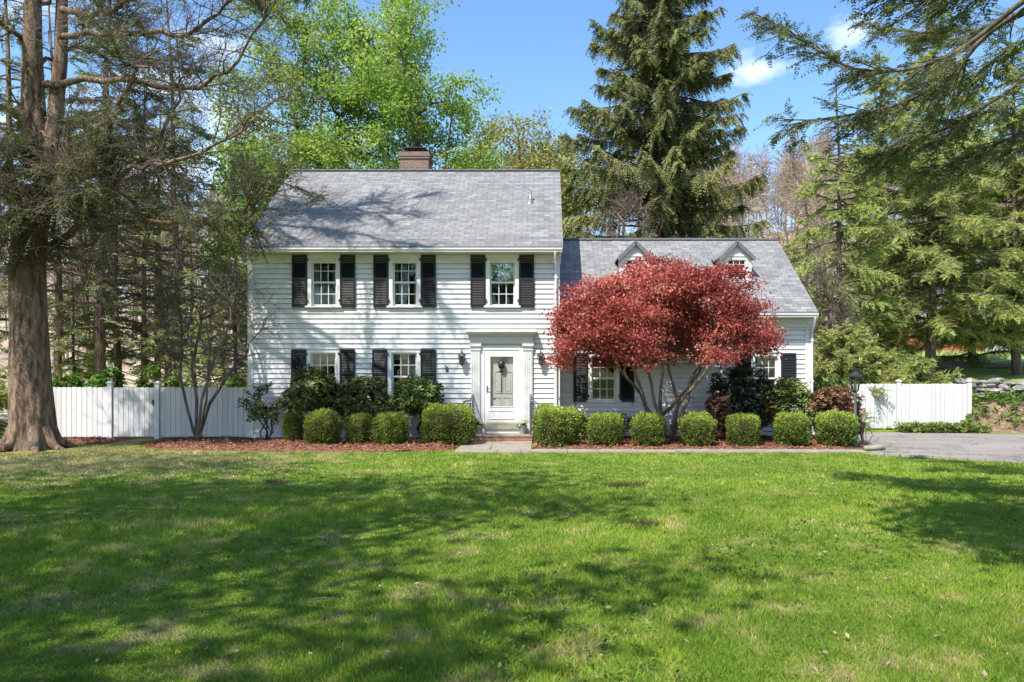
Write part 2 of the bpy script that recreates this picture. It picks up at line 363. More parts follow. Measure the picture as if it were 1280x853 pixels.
M['red_leaf'] = leafmat('red_maple_leaves', [(0, (.09, .016, .016)), (.35, (.29, .047, .045)), (.7, (.48, .112, .097)), (1, (.66, .26, .21))], .42)
M['bright_leaf'] = leafmat('spring_green_leaves', [(0, (.12, .19, .028)), (.5, (.235, .34, .05)), (1, (.43, .50, .11))], .48)
M['yellow_leaf'] = leafmat('yellow_green_buds', [(0, (.18, .19, .03)), (.5, (.34, .33, .06)), (1, (.50, .47, .12))], .4)
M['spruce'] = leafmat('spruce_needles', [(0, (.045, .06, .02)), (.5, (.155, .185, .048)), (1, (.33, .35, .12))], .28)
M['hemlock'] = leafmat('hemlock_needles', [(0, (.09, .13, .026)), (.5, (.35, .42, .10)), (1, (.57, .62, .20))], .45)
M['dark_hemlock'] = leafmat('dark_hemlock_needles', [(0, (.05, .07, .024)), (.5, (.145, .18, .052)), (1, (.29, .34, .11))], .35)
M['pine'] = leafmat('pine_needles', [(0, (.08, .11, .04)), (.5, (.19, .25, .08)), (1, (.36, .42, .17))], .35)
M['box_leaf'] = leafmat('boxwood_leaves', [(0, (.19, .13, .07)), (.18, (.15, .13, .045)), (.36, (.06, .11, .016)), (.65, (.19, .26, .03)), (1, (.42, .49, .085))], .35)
M['box_core'] = simple('boxwood_twigs', (.035, .035, .014), (.06, .06, .024), 25, .95, .1, .8)
M['rhodo'] = leafmat('rhododendron_leaves', [(0, (.045, .06, .02)), (.5, (.13, .16, .045)), (1, (.30, .33, .11))], .25, .45, .28)
M['light_rhodo'] = leafmat('light_rhododendron_leaves', [(0, (.06, .095, .022)), (.5, (.15, .21, .042)), (1, (.34, .39, .11))], .28, .45, .3)
M['copper'] = leafmat('copper_shrub_leaves', [(0, (.06, .05, .03)), (.4, (.19, .10, .055)), (.7, (.34, .155, .09)), (1, (.48, .26, .17))], .25, .45)
M['hedge_leaf'] = leafmat('hedge_leaves', [(0, (.04, .09, .012)), (.5, (.10, .20, .022)), (1, (.20, .32, .05))], .35)
M['holly'] = leafmat('dark_holly_leaves', [(0, (.012, .024, .012)), (.5, (.036, .060, .027)), (1, (.10, .14, .065))], .1, .3, .6)
M['litter'] = simple('leaf_litter', (.25, .195, .135), (.45, .375, .275), .5, .95, .1, .5, detail=9)
M['straw'] = simple('dry_straw_bank', (.13, .085, .05), (.29, .215, .135), 3.5, .95, .1, 1.0, detail=9)
M['dry_blade'] = leafmat('dry_grass_blades', [(0, (.12, .08, .045)), (.5, (.27, .20, .12)), (1, (.44, .36, .23))], .2, .9, .1)
M['gravel'] = simple('tan_gravel', (.30, .25, .19), (.42, .36, .28), 6, .95, .1, .5)
M['field'] = simple('far_lawn', (.17, .24, .055), (.27, .32, .095), 1.5, .95, .1, .4, detail=7)
M['rock'] = simple('grey_fieldstone', (.12, .115, .105), (.36, .34, .30), 3, .9, .2, .7)
M['far_twig'] = leafmat('far_bare_twigs', [(0, (.20, .155, .105)), (.5, (.38, .30, .21)), (1, (.52, .43, .32))], .1, .9, .1)
M['red_wall'] = simple('red_house_boards', (.42, .10, .06), (.50, .15, .09), 3, .8)
M['grey_wall'] = simple('pale_grey_boards', (.52, .52, .53), (.62, .62, .62), 3, .8)
M['pot'] = simple('grey_glazed_pot', (.22, .23, .22), (.33, .34, .32), 6, .5)
M['petal'] = leafmat('cream_petals', [(0, (.62, .64, .34)), (1, (.85, .85, .68))], .3)
M['dandelion'] = simple('dandelion_yellow', (.80, .58, .01), (.85, .65, .02), 20, .6)
M['metal'] = simple('galvanised_metal', (.16, .165, .17), (.24, .24, .24), 8, .45, .5, metal=.5)

# ------------------------------------------------------------------ vegetation builders
def fill_tree(rng, stems, clusters, step=.4, wob=.12, tipr=.006, expo=2.3, wp=.3, down=.6, rmax=None):
    """branches that reach every cluster point from the given stem polylines"""
    pos = []; par = []; pl = []
    for st in stems:
        st = np.asarray(st, float); b = None
        for a in range(len(st) - 1):
            k = max(1, int(np.linalg.norm(st[a + 1] - st[a]) / (step * .6)))
            for j in range(k):
                p = st[a] + (st[a + 1] - st[a]) * j / k
                pos.append(p); par.append(-1 if b is None else b); pl.append(0 if b is None else pl[b] + np.linalg.norm(p - pos[b])); b = len(pos) - 1
        pos.append(st[-1]); par.append(b); pl.append(pl[b]); 
    nst = len(pos)
    cap = nst + len(clusters) * 14; A = np.zeros((cap, 3)); A[:nst] = pos; PL = np.zeros(cap); PL[:nst] = pl; n = nst
    cen = A[:nst].mean(0); tips = []
    for c in clusters[np.argsort(np.linalg.norm(clusters - A[nst - 1], axis=1))]:
        d = np.linalg.norm(A[:n] - c, axis=1)
        cost = d + wp * PL[:n] + down * np.maximum(0, A[:n, 2] - c[2]) 
        b = int(np.argmin(cost)); k = min(12, max(1, int(math.ceil(d[b] / step)))); p0 = A[b].copy(); q = b
        off = rng.normal(0, wob * d[b] * .5, 3)
        for j in range(1, k + 1):
            f = j / k; p = p0 + (c - p0) * f + off * math.sin(math.pi * f) + (rng.normal(0, wob * step * .4, 3) if j < k else 0)
            A[n] = p; PL[n] = PL[q] + np.linalg.norm(p - A[q]); par.append(q); q = n; n += 1
        tips.append(q)
    R = np.zeros(n); cnt = np.zeros(n)
    R[tips] = tipr ** expo
    for i in range(n - 1, -1, -1):
        if R[i] == 0: R[i] = tipr ** expo
        if par[i] >= 0: R[par[i]] += R[i] 
    R = R ** (1 / expo)
    if rmax: R *= min(4, rmax / R[:nst].max()) if R.max() > 0 else 1
    par = np.array(par); ix = np.where(par >= 0)[0]
    return A[:n], par, R, ix, np.array(tips)
def tree_wood(g, A, par, R, ix, thick=.03):
    big = ix[R[ix] > thick]; sm = ix[R[ix] <= thick]
    for s, n in ((big, 8), (sm, 4)):
        r1 = R[s]; r0 = np.minimum(R[par[s]], r1 * 1.6)
        ext = A[s] + nrm(A[s] - A[par[s]]) * (r1 * .3)[:, None]
        g.segs(A[par[s]], ext, r0, r1, n)
def fine_twigs(g, rng, base, dirs, L, r, n, levels=2):
    """bare twigs growing from base points"""
    P = base; D = dirs; LL = L
    for lv in range(levels):
        B = np.repeat(P, n, 0); d = nrm(np.repeat(D, n, 0) + rng.normal(0, .55, (len(B), 3)) + UP * .15)
        l = LL * rng.uniform(.5, 1.2, len(B))[:, None]; m = B + d * l * .5 + rng.normal(0, .03, B.shape) * LL; e = m + nrm(d + rng.normal(0, .25, B.shape)) * l * .5
        rr = np.full(len(B), r)
        g.segs(B, m, rr, rr * .8, 3); g.segs(m, e, rr * .8, rr * .5, 3)
        P = np.concatenate([m, e]); D = np.concatenate([d, d]); LL = LL * .6; r *= .65
def blob_points(rng, n, cen, rad, shell=.55, seed=1, nf=1.2, th=-.25, flat=None):
    """cluster centres through an uneven ellipsoid volume with gaps"""
    out = np.zeros((0, 3)); cen = np.array(cen, float); rad = np.array(rad, float)
    while len(out) < n:
        u = nrm(rng.normal(size=(n * 3, 3))); r = rng.uniform(shell ** 3, 1, n * 3) ** (1 / 3)
        lump = 1 + .16 * vnoise(u * 2, seed + 3, 1.6)
        q = u * (r * lump)[:, None]; p = cen + q * rad
        ok = vnoise(p, seed, nf) > th
        if flat is not None: ok &= q[:, 2] > flat
        out = np.concatenate([out, p[ok]])
    return out[:n]
def leaf_clusters(g, rng, C, per, sig, L, W, updir=.4, seed=0, tn=.25, tf=.8, bias=0.0, squash=.6):
    m = len(C); c = np.repeat(C, per, 0) + rng.normal(0, 1, (m * per, 3)) * np.array((sig, sig, sig * squash))
    D = nrm(rng.normal(size=c.shape) + np.array((0, 0, -.25))); N = nrm(rng.normal(size=c.shape) + UP * updir * 2)
    t = .5 + bias + tn * np.repeat(rng.normal(0, .5, m), per) + tn * .7 * vnoise(c, seed, tf) + rng.normal(0, .12, len(c))
    sc = rng.uniform(.6, 1.25, len(c))
    g.leaves(c, D, N, L * sc, W * sc, np.clip(t, 0, 1))
def whorls(g, rng, C, D, per, L, W, tilt=.25, bias=0, tn=.2):
    """rhododendron style rosettes"""
    m = len(C); D = nrm(D); ref = nrm(np.cross(D, rng.normal(size=D.shape))); B = np.cross(D, ref)
    a = (np.arange(per) * 2 * np.pi / per)[None] + rng.uniform(0, 6.28, (m, 1)) + rng.normal(0, .2, (m, per))
    d = np.cos(a)[..., None] * ref[:, None] + np.sin(a)[..., None] * B[:, None] + D[:, None] * rng.normal(tilt, .3, (m, per, 1))
    d = d.reshape(-1, 3) + np.array((0, 0, -.12)); c = np.repeat(C, per, 0) + rng.normal(0, .012, (m * per, 3)); N = nrm(np.repeat(D, per, 0) + rng.normal(0, .25, c.shape))
    t = np.clip(.5 + bias + np.repeat(rng.normal(0, tn, m), per) + rng.normal(0, .12, len(c)), 0, 1); s = rng.uniform(.7, 1.2, len(c))
    g.leaves(c, d, N, L * s, W * s, t, .55)
def sprays(g, rng, A, D, l, ns, LL, WW, ang=.75, hang=0.0, tint=None, jit=.18):
    """feathery conifer sprays: twigs at A along D of length l carrying paired leaflets"""
    m = len(A); D = nrm(D); lat = nrm(np.cross(D, UP) + rng.normal(0, .25, D.shape))
    s = (np.arange(ns) + .5) / ns
    c = A[:, None] + D[:, None] * (l[:, None] * s[None])[..., None]; c[..., 2] -= (hang * l[:, None] * s[None] ** 2)
    c = np.repeat(c.reshape(-1, 3), 2, 0); k = len(c); sg = np.tile((1., -1.), k // 2)
    d = np.repeat(D, ns * 2, 0) * .8 + np.repeat(lat, ns * 2, 0) * (sg * ang)[:, None] + rng.normal(0, jit, (k, 3)); d[:, 2] -= hang * .8
    N = nrm(np.cross(np.repeat(lat, ns * 2, 0), d) + rng.normal(0, .3, (k, 3)))
    taper = np.repeat(np.tile(1.1 - .6 * s, m), 2) * rng.uniform(.7, 1.2, k)
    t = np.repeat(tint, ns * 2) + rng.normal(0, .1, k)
    g.leaves(c, d, N, LL * taper, WW * rng.uniform(.8, 1.2, k), np.clip(t, 0, 1), .5)
def conifer(seed, H, zb, R, nb, prof, rise=.1, droop=.3, tip=.1, tw=9, twl=.7, hang=.3, ns=5, LL=.16, WW=.04, tr=.2, lean=(0, 0), bare=.15, gap=-1.2, rfix=None, fork=False, density=1.0, bias=0.0, rr=.08, tv=.22):
    rng = np.random.default_rng(seed); wood = G(); fol = G()
    z = np.linspace(0, H, 14); cx = lean[0] * (z / H) ** 1.5 + .04 * np.sin(z * .9 + seed); cy = lean[1] * (z / H) ** 1.5
    rad = tr * (1 - z / H) ** .8 + .012; rad[0] *= 1.35
    wood.sweep(np.stack([cx, cy, z], 1), rad, 10, bark=.05, seed=seed)
    us = np.sort(rng.uniform(0, 1, nb)); az = np.arange(nb) * 2.399 + rng.uniform(-.4, .4, nb)
    TA = []; TD = []; TLn = []; TT = []
    for u, a in zip(us, az):
        h = zb + (H - zb) * u; Rb = R * prof(u) * rng.uniform(.62, 1.12)
        if Rb < .15: continue
        ox = np.interp(h, z, cx); oy = np.interp(h, z, cy)
        t = np.linspace(0, 1, 7); hd = np.array((math.cos(a), math.sin(a), 0)); side = np.array((-hd[1], hd[0], 0))
        rs = rise + rng.normal(0, rr) + .35 * (u - .4) * (u > .6); zz = Rb * (rs * t - droop * t ** 2 * rng.uniform(.7, 1.3) + tip * t ** 4)
        sw = rng.normal(0, .12) * Rb * t ** 2
        pts = np.array((ox, oy, h)) + hd * (Rb * t)[:, None] + side * sw[:, None] + UP * zz[:, None]
        r0 = .018 + .014 * Rb; r = r0 * (1 - .85 * t) + .003
        wood.segs(pts[:-1], pts[1:], r[:-1], r[1:], 4)
        k = int(Rb * tw * 2 * density) + 2; tt = bare + (1 - bare) * rng.uniform(0, 1, k) ** .75
        P = np.stack([np.interp(tt, t, pts[:, i]) for i in range(3)], 1); T = nrm(np.stack([np.interp(tt, t, np.gradient(pts[:, i])) for i in range(3)], 1))
        sg = np.where(rng.uniform(size=k) < .5, 1., -1.)[:, None]; S = nrm(np.cross(T, UP)) * sg
        D = nrm(T * rng.uniform(.3, 1, (k, 1)) + S * rng.uniform(.3, 1, (k, 1)) + UP * rng.normal(-hang, tv, (k, 1)))
        ok = vnoise(P, seed + 5, .9) > gap
        l = twl * (1.15 - .75 * tt) * rng.uniform(.5, 1.25, k) * min(1.2, .45 + Rb / R)
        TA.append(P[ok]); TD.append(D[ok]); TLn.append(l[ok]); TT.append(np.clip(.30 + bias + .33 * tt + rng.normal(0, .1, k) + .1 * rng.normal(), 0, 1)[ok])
    A = np.concatenate(TA); D = np.concatenate(TD); l = np.concatenate(TLn); T = np.concatenate(TT)
    wood.segs(A, A + D * l[:, None] * .9, np.full(len(A), .008), np.full(len(A), .003), 3)
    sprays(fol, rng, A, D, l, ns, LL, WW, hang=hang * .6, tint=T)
    return wood, fol
def plant(name, label, cat, loc, wood, fol, wm, fm, group=None, rz=0, wname='trunk', fname='crown'):
    o = thing(name, label, cat, loc, group); 
    wood.build(wname, wm, o, org=(0, 0, 0)); fol.build(fname, fm, o, org=(0, 0, 0)); o.rotation_euler = (0, 0, rz); return o
def local_tree(seed, stems, C, **kw):
    rng = np.random.default_rng(seed); g = G(); A, par, R, ix, tips = fill_tree(rng, stems, C, **kw); tree_wood(g, A, par, R, ix); return rng, g, A, par, tips

# ------------------------------------------------------------------ ground, hill, paths
def hill_z(x, y):
    s = np.clip((y - 38) / 85, 0, 1); s = s * s * (3 - 2 * s)
    top = 15 + 9 * (1 / (1 + np.exp(-(x - 8) / 9)))
    return s * (top + 1.5 * np.sin(x * .06 + 1) + .8 * np.sin(x * .21 + y * .05)) - .25
def bank_z(x, y):
    a = np.clip((y - 23.6) / 2.2, 0, 1); b = np.clip((y - 27.2) / .7, 0, 1); c = np.clip((y - 28) / 25, 0, 1)
    e = np.clip((x - 12.6) / 2.2, 0, 1); e = e * e * (3 - 2 * e)
    return (.85 * a * a * (3 - 2 * a) + .5 * b + 2.2 * c) * e - .03
def height_grid(name, xs, ys, zf, mat, jit=0, seed=0):
    X, Y = np.meshgrid(xs, ys, indexing='ij'); Z = zf(X, Y)
    if jit: Z = Z + jit * vnoise(np.stack([X, Y, 0 * X], -1).reshape(-1, 3), seed, 4).reshape(X.shape)
    n, m = X.shape; i, j = np.meshgrid(np.arange(n - 1), np.arange(m - 1), indexing='ij')
    g = G(); g.add(np.stack([X, Y, Z], -1).reshape(-1, 3), np.stack([i * m + j, (i + 1) * m + j, (i + 1) * m + j + 1, i * m + j + 1], -1).reshape(-1, 4), smooth=True)
    return struct(g.build(name, mat))
g = G(); g.quad((-400, -300, 0), (400, -300, 0), (400, 500, 0), (-400, 500, 0)); struct(g.build('lawn', M['lawn']))
height_grid('hill', np.linspace(-160, 160, 90), np.linspace(36, 200, 60), hill_z, M['litter'], .3, 4)
height_grid('bank', np.concatenate([np.linspace(12.6, 26, 60), np.linspace(27, 60, 18)]), np.linspace(23.4, 27.9, 40), bank_z, M['straw'], .07, 8)
height_grid('upper_lawn', np.linspace(12.7, 80, 40), np.linspace(27.9, 70, 30), lambda x, y: bank_z(x, y) + .004, M['field'], .05, 9)
height_grid('gravel_path', np.linspace(13.5, 70, 40), np.linspace(37, 40.5, 6), lambda x, y: bank_z(x, y) + .03, M['gravel'])
# leaf-strewn ground in the wood beyond the left fence
height_grid('woodland_floor', np.linspace(-60, -8.3, 40), np.linspace(21.6, 60, 30), lambda x, y: .012 + np.clip((y - 22) / 40, 0, 1) * 2.2, M['litter'], .004, 3)
# driveway
drv = [PP(1082, 570, 16.8), (9.5, 15.35, 0), (30, 12.8, 0), (30, 23.2, 0), (13.2, 23.2, 0), (9.3, 23.9, 0), (7.75, 23.9, 0), (7.75, 18.2, 0)]
drv = [(7.15, 17.0, 0)] + [tuple(p) for p in drv[1:]]
g = G(); g.poly([(x, y, .006) for (x, y, z) in drv]); struct(g.build('driveway', M['asphalt']))
g = G()
for (a, b) in zip([(7.15, 17.0), (9.5, 15.35)], [(9.5, 15.35), (30, 12.8)]):
    d = np.array(b) - np.array(a); L = np.linalg.norm(d); d /= L; k = int(L / .32); rng = np.random.default_rng(3)
    for i in range(k):
        p = np.array(a) + d * (i * .32 + .02); q = p + d * .29; h = .045 + rng.uniform(0, .02)
        g.obox((*p, h / 2), (*q, h / 2), .11 + rng.uniform(-.01, .02), h)
struct(g.build('kerb', M['stone']))
# walkway of flagstones: from the stoop, then along the bed to the drive
g = G(); rng = np.random.default_rng(12)
def slabs(x0, x1, y0, y1, nx, ny, z):
    xs = np.linspace(x0, x1, nx + 1); ys = np.linspace(y0, y1, ny + 1)
    for j in range(ny):
        xx = xs.copy(); xx[1:-1] += rng.uniform(-.18, .18, nx - 1)
        for i in range(nx):
            e = .008; hz = z + rng.uniform(-.004, .006); g.box(xx[i] + e, xx[i + 1] - e, ys[j] + e, ys[j + 1] - e, -.02, hz)
slabs(-2.05, -.30, 18.02, 20.22, 2, 3, .03); slabs(-2.05, 7.35, 17.38, 18.0, 11, 1, .03)
struct(g.build('walkway', M['stone']))
# mulch beds: low mounds with a ragged edge
def bed(name, outline, hmax, seed):
    pts = np.array(outline, float); x0, y0 = pts.min(0); x1, y1 = pts.max(0); st = .14
    xs = np.arange(x0, x1 + st, st); ys = np.arange(y0, y1 + st, st); X, Y = np.meshgrid(xs, ys, indexing='ij')
    P = np.stack([X, Y], -1).reshape(-1, 2); dmin = np.full(len(P), 1e9); ins = np.zeros(len(P), bool)
    for a, b in zip(pts, np.roll(pts, -1, 0)):
        ab = b - a; t = np.clip(((P - a) @ ab) / (ab @ ab), 0, 1); dmin = np.minimum(dmin, np.linalg.norm(P - a - t[:, None] * ab, axis=1))
        c = (a[1] > P[:, 1]) != (b[1] > P[:, 1]); xi = (b[0] - a[0]) * (P[:, 1] - a[1]) / (b[1] - a[1] + 1e-12) + a[0]; ins ^= c & (P[:, 0] < xi)
    sd = np.where(ins, dmin, -dmin) + .10 * vnoise(np.c_[P, 0 * P[:, 0]], seed, 3.0)
    h = hmax * np.clip(sd / .5, -1, 1); h = np.where(h > 0, h ** .7 if hmax <= 0 else hmax * np.clip(sd / .5, 0, 1) ** .6, h) + .012 * vnoise(np.c_[P, 0 * P[:, 0]], seed + 2, 9)
    n, m = X.shape; i, j = np.meshgrid(np.arange(n - 1), np.arange(m - 1), indexing='ij'); Z = h.reshape(X.shape)
    keep = (np.maximum.reduce([Z[:-1, :-1], Z[1:, :-1], Z[:-1, 1:], Z[1:, 1:]]) > -.03).ravel()
    g = G(); f = np.stack([i * m + j, (i + 1) * m + j, (i + 1) * m + j + 1, i * m + j + 1], -1).reshape(-1, 4)[keep]
    g.add(np.stack([X, Y, np.maximum(Z, -.05)], -1).reshape(-1, 3), f, smooth=True); struct(g.build(name, M['mulch']))
    r = np.random.default_rng(seed + 9); k = r.choice(np.where(sd > -.05)[0], int(len(P) * 5)); c = np.c_[P[k] + r.uniform(-.07, .07, (len(k), 2)), np.maximum(h[k], 0) + r.uniform(.004, .03, len(k))]
    D = nrm(r.normal(size=c.shape) * (1, 1, .25)); N = nrm(r.normal(size=c.shape) * .4 + UP)
    return c, D, N, r
chips = G()
for args in (('mulch_bed', [(-10.4, 19.7), (-9.0, 18.2), (-6.5, 17.7), (-2.15, 17.75), (-2.15, 20.9), (-8.0, 20.95), (-8.35, 21.3), (-10.2, 21.3)], .07, 11),
             ('mulch_bed', [(-.25, 18.05), (7.2, 18.05), (7.75, 18.6), (7.9, 21.6), (-.25, 21.6)], .06, 21),
             ('mulch_bed', [(-15.5, 18.9), (-11.3, 19.6), (-11.2, 21.3), (-15.5, 21.4)], .05, 31)):
    c, D, N, r = bed(*args); s = r.uniform(.5, 1.3, len(c)); chips.leaves(c, D, N, .085 * s, .03 * s, r.uniform(0, 1, len(c)), .5)
tag(chips.build('wood_chips', M['chip']), 'reddish brown bark chips strewn over the planting beds', 'mulch', kind='stuff')

# ------------------------------------------------------------------ the house
house = thing('house', 'white clapboard colonial house with grey roofs, black shutters and a lower dormered wing', 'house', (-3.8, 21, 0))
YM, YW = 21.0, 21.75                  # front planes of the main block and of the wing
XL, XR, XE = -8.0, .39, 7.45
EXP = .135
def siding(g, u0f, u1f, z0, z1, holes, mp):
    cs = np.arange(z0, z1, EXP); edges = sorted(set([round(z, 5) for z in list(cs) + [z1]] + [round(h, 5) for H in holes for h in H[2:] if z0 < h < z1]))
    for a, b in zip(edges[:-1], edges[1:]):
        mid = (a + b) / 2; c0 = z0 + math.floor((mid - z0) / EXP + 1e-6) * EXP
        dep = lambda z: .034 - .030 * (z - c0) / EXP
        u0, u1 = u0f(mid), u1f(mid); iv = [(u0, u1)]
        for (hx0, hx1, hz0, hz1) in holes:
            if hz0 < mid < hz1:
                iv = [s for (p, q) in iv for s in ((p, min(q, hx0)), (max(p, hx1), q)) if s[1] - s[0] > 1e-4]
        jr = np.random.default_rng(int(round(c0 * 1000)) + 7); js = list(np.cumsum(jr.uniform(1.6, 4.4, 8)) + u0 - jr.uniform(0, 2)); tn_ = jr.uniform(0, 1, 9)
        iv = [(max(p, a_), min(q, b_), tn_[k_]) for (p, q) in iv for k_, (a_, b_) in enumerate(zip([u0 - 9] + js, js + [u1 + 30])) if min(q, b_) - max(p, a_) > .004]
        for (p, q, tn__) in iv:
            top = abs(b - c0 - EXP) < 1e-4; b_ = b - .010 if top and b - .010 > a else b
            Q = lambda *v: g.add(v, [[0, 1, 2, 3]], tint=tn__)
            Q(mp(p, dep(a), a), mp(q, dep(a), a), mp(q, dep(b_), b_), mp(p, dep(b_), b_))
            if b_ < b: Q(mp(p, dep(b_), b_), mp(q, dep(b_), b_), mp(q, -.075, b_), mp(p, -.075, b_)); Q(mp(p, -.075, b_), mp(q, -.075, b_), mp(q, -.075, b), mp(p, -.075, b))
            if abs(a - c0) < 1e-4: Q(mp(p, -.075, a), mp(q, -.075, a), mp(q, dep(a), a), mp(p, dep(a), a))
wins = []       # (cx, half width of opening, z0, z1, plane)
def wpx(x0, x1, y0, y1, Y): return ((PX(x0, Y) + PX(x1, Y)) / 2, (PX(x1, Y) - PX(x0, Y)) / 2, PZ(y1, Y), PZ(y0, Y), Y)
for (a, b) in ((385, 425.5), (486.5, 526), (607.5, 648.5)): wins.append(wpx(a, b, 319, 385, YM))
for (a, b) in ((384, 425), (485, 526)): wins.append(wpx(a, b, 436.5, 503.5, YM))
wins.append(wpx(735, 774, 441, 503, YW)); wins.append(wpx(938.5, 975.5, 441, 503, YW))
CAS = .10
holes_m = [(c - h + CAS, c + h - CAS, z0 + .05, z1 - CAS) for (c, h, z0, z1, Y) in wins if Y == YM]
holes_w = [(c - h + CAS, c + h - CAS, z0 + .05, z1 - CAS) for (c, h, z0, z1, Y) in wins if Y == YW]
DX0, DX1 = PX(600.5, YM), PX(654.5, YM); DZ0, DZ1 = .33, PZ(432, YM)
holes_m.append((DX0, DX1, 0, DZ1))
ZE, ZR, YE, YR = 5.19, 8.34, 20.58, 24.8          # main eave and ridge
SL = (ZR - ZE) / (YR - YE); YB = 2 * YR - YE
g = G()
siding(g, lambda z: XL, lambda z: XR, .06, 5.14, holes_m, lambda u, d, z: (u, YM - d, z))
yb = 2 * YR - YM
gl0 = lambda z: max(YM, YE + (z - ZE + .12) / SL) if z > 5.0 else YM
gl1 = lambda z: 2 * YR - gl0(z)
siding(g, gl0, gl1, .06, 8.2, [], lambda u, d, z: (XL - d, u, z)); siding(g, gl0, gl1, .06, 8.2, [], lambda u, d, z: (XR + d, u, z))
siding(g, lambda z: XL, lambda z: XR, .06, 5.14, [], lambda u, d, z: (u, yb + d, z))
wall = g.build('wall', M['siding'], house)
WE, WR, WYE, WYR = 3.51, 6.18, 21.33, 25.1; WS = (WR - WE) / (WYR - WYE)
g = G(); wyb = 2 * WYR - YW
siding(g, lambda z: XR + .03, lambda z: XE, .06, 3.52, holes_w, lambda u, d, z: (u, YW - d, z))
wl0 = lambda z: max(YW, WYE + (z - WE + .12) / WS) if z > 3.4 else YW
siding(g, wl0, lambda z: 2 * WYR - wl0(z), .06, 6.05, [], lambda u, d, z: (XE + d, u, z))
siding(g, lambda z: XR + .03, lambda z: XE, .06, 3.52, [], lambda u, d, z: (u, wyb + d, z))
g.build('wing_wall', M['siding'], house)
g = G(); g.box(XL, XR, YM + .01, yb, -.1, .058); g.box(XR + .05, XE - .01, YW + .01, wyb, -.1, .058); g.build('foundation', M['rock'], house)
# floors and plaster inside, so that the rooms behind the glass are rooms
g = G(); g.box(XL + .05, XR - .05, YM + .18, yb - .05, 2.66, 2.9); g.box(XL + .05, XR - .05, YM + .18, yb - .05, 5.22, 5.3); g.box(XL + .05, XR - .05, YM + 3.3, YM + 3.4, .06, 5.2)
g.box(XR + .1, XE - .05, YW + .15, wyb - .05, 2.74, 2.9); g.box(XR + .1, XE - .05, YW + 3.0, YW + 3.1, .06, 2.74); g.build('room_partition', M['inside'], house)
# roofs
def roof(name, x0, x1, ye, ze, yr, zr, th=.07):
    g = G(); yb = 2 * yr - ye; sl = math.hypot(yr - ye, zr - ze)
    def q(a, b, c, d, v0, v1): g.quad(a, b, c, d, uv=[(a[0], v0), (b[0], v0), (c[0], v1), (d[0], v1)])
    q((x0, ye, ze), (x1, ye, ze), (x1, yr, zr), (x0, yr, zr), 0, sl); q((x1, yb, ze), (x0, yb, ze), (x0, yr, zr), (x1, yr, zr), 0, sl)
    lo = lambda p: (p[0], p[1], p[2] - th)
    for (a, b) in (((x0, ye, ze), (x1, ye, ze)), ((x1, yb, ze), (x0, yb, ze)), ((x0, yr, zr), (x0, ye, ze)), ((x0, yb, ze), (x0, yr, zr)), ((x1, ye, ze), (x1, yr, zr)), ((x1, yr, zr), (x1, yb, ze))):
        g.quad(lo(a), lo(b), b, a, uv=[(0, 0.02), (.3, .02), (.3, .1), (0, .1)])
    g.quad(*[lo(p) for p in ((x0, yr, zr), (x1, yr, zr), (x1, ye, ze), (x0, ye, ze))]); g.quad(*[lo(p) for p in ((x1, yr, zr), (x0, yr, zr), (x0, yb, ze), (x1, yb, ze))])
    r = g.build(name, M['roof'], house)
    c = G(); n = int((x1 - x0) / .3)
    for i in range(n):
        a = x0 + (x1 - x0) * i / n; b = a + (x1 - x0) / n * .97
        for s in (-1, 1): c.obox((a, yr + s * .062, zr - .012), (b, yr + s * .062, zr - .004), .15, .014, up=np.array((0, s * .6, 1)))
    c.build('ridge_cap', M['roof'], r)
    return r
r1 = roof('roof', XL - .09, XR + .12, YE, ZE, YR, ZR); r2 = roof('wing_roof', XR + .03, XE + .12, WYE, WE, WYR, WR)
# eaves: soffit + fascia + gutter
def eaves(x0, x1, ye, ze, yw, nm):
    g = G(); g.box(x0 + .03, x1 - .03, ye + .05, yw + .02, ze - .16, ze - .13); g.box(x0 + .03, x1 - .03, yw - .05, yw - .028, ze - .40, ze - .165); g.build('soffit', M['old_trim'], house)
    g = G(); y = ye + .045
    g.prism([(y, ze - .05), (y - .10, ze - .05), (y - .10, ze - .085), (y - .075, ze - .12), (y - .07, ze - .15), (y, ze - .15)], 'x', x0, x1); g.build('gutter', M['trim'], house)
eaves(XL - .07, XR + .10, YE, ZE, YM, 'main'); eaves(XR + .05, XE + .12, WYE, WE, YW, 'wing')
# sloping rake boards on the gable ends
for (x, ye, ze, yr, zr) in ((XL - .05, YE, ZE, YR, ZR), (XR + .05, YE, ZE, YR, ZR), (XE + .05, WYE, WE, WYR, WR)):
    for s in (1, -1):
        a = (x, yr + s * (ye - yr) * .99, ze - .17); b = (x, yr, zr - .17); G().obox(a, b, .04, .17, up=UP).build('rake_board', M['trim'], house)
for (x, sg, Y, zt) in ((XL, -1, YM, 5.04), (XR, 1, YM, 5.04), (XE, 1, YW, 3.36)):
    o_, i_ = x + sg * .04, x - sg * .11; y0 = Y - .042
    G().prism([(o_, y0), (i_, y0), (i_, Y - .004), (x + sg * .004, Y - .004), (x + sg * .004, Y + .11), (o_, Y + .11)], 'z', .06, zt).build('corner_board', M['trim'], house)
def downspout(x, ye, ze, yw):
    g = G(); g.sweep([(x, ye + .0, ze - .14), (x, ye + .02, ze - .25), (x + .02, yw - .11, ze - .50), (x + .02, yw - .09, ze - .62), (x + .02, yw - .09, .3), (x + .02, yw - .12, .18), (x + .02, yw - .28, .1)], .036, 8)
    d = g.build('downspout', M['trim'], house)
    for z in (ze - .8, ze * .45, .5): G().box(x - .03, x + .07, yw - .128, yw - .043, z, z + .03).build('strap', M['trim'], d)
downspout(PX(694, 20.9), YE, ZE, YM); downspout(XE + .04, WYE, WE, YW)

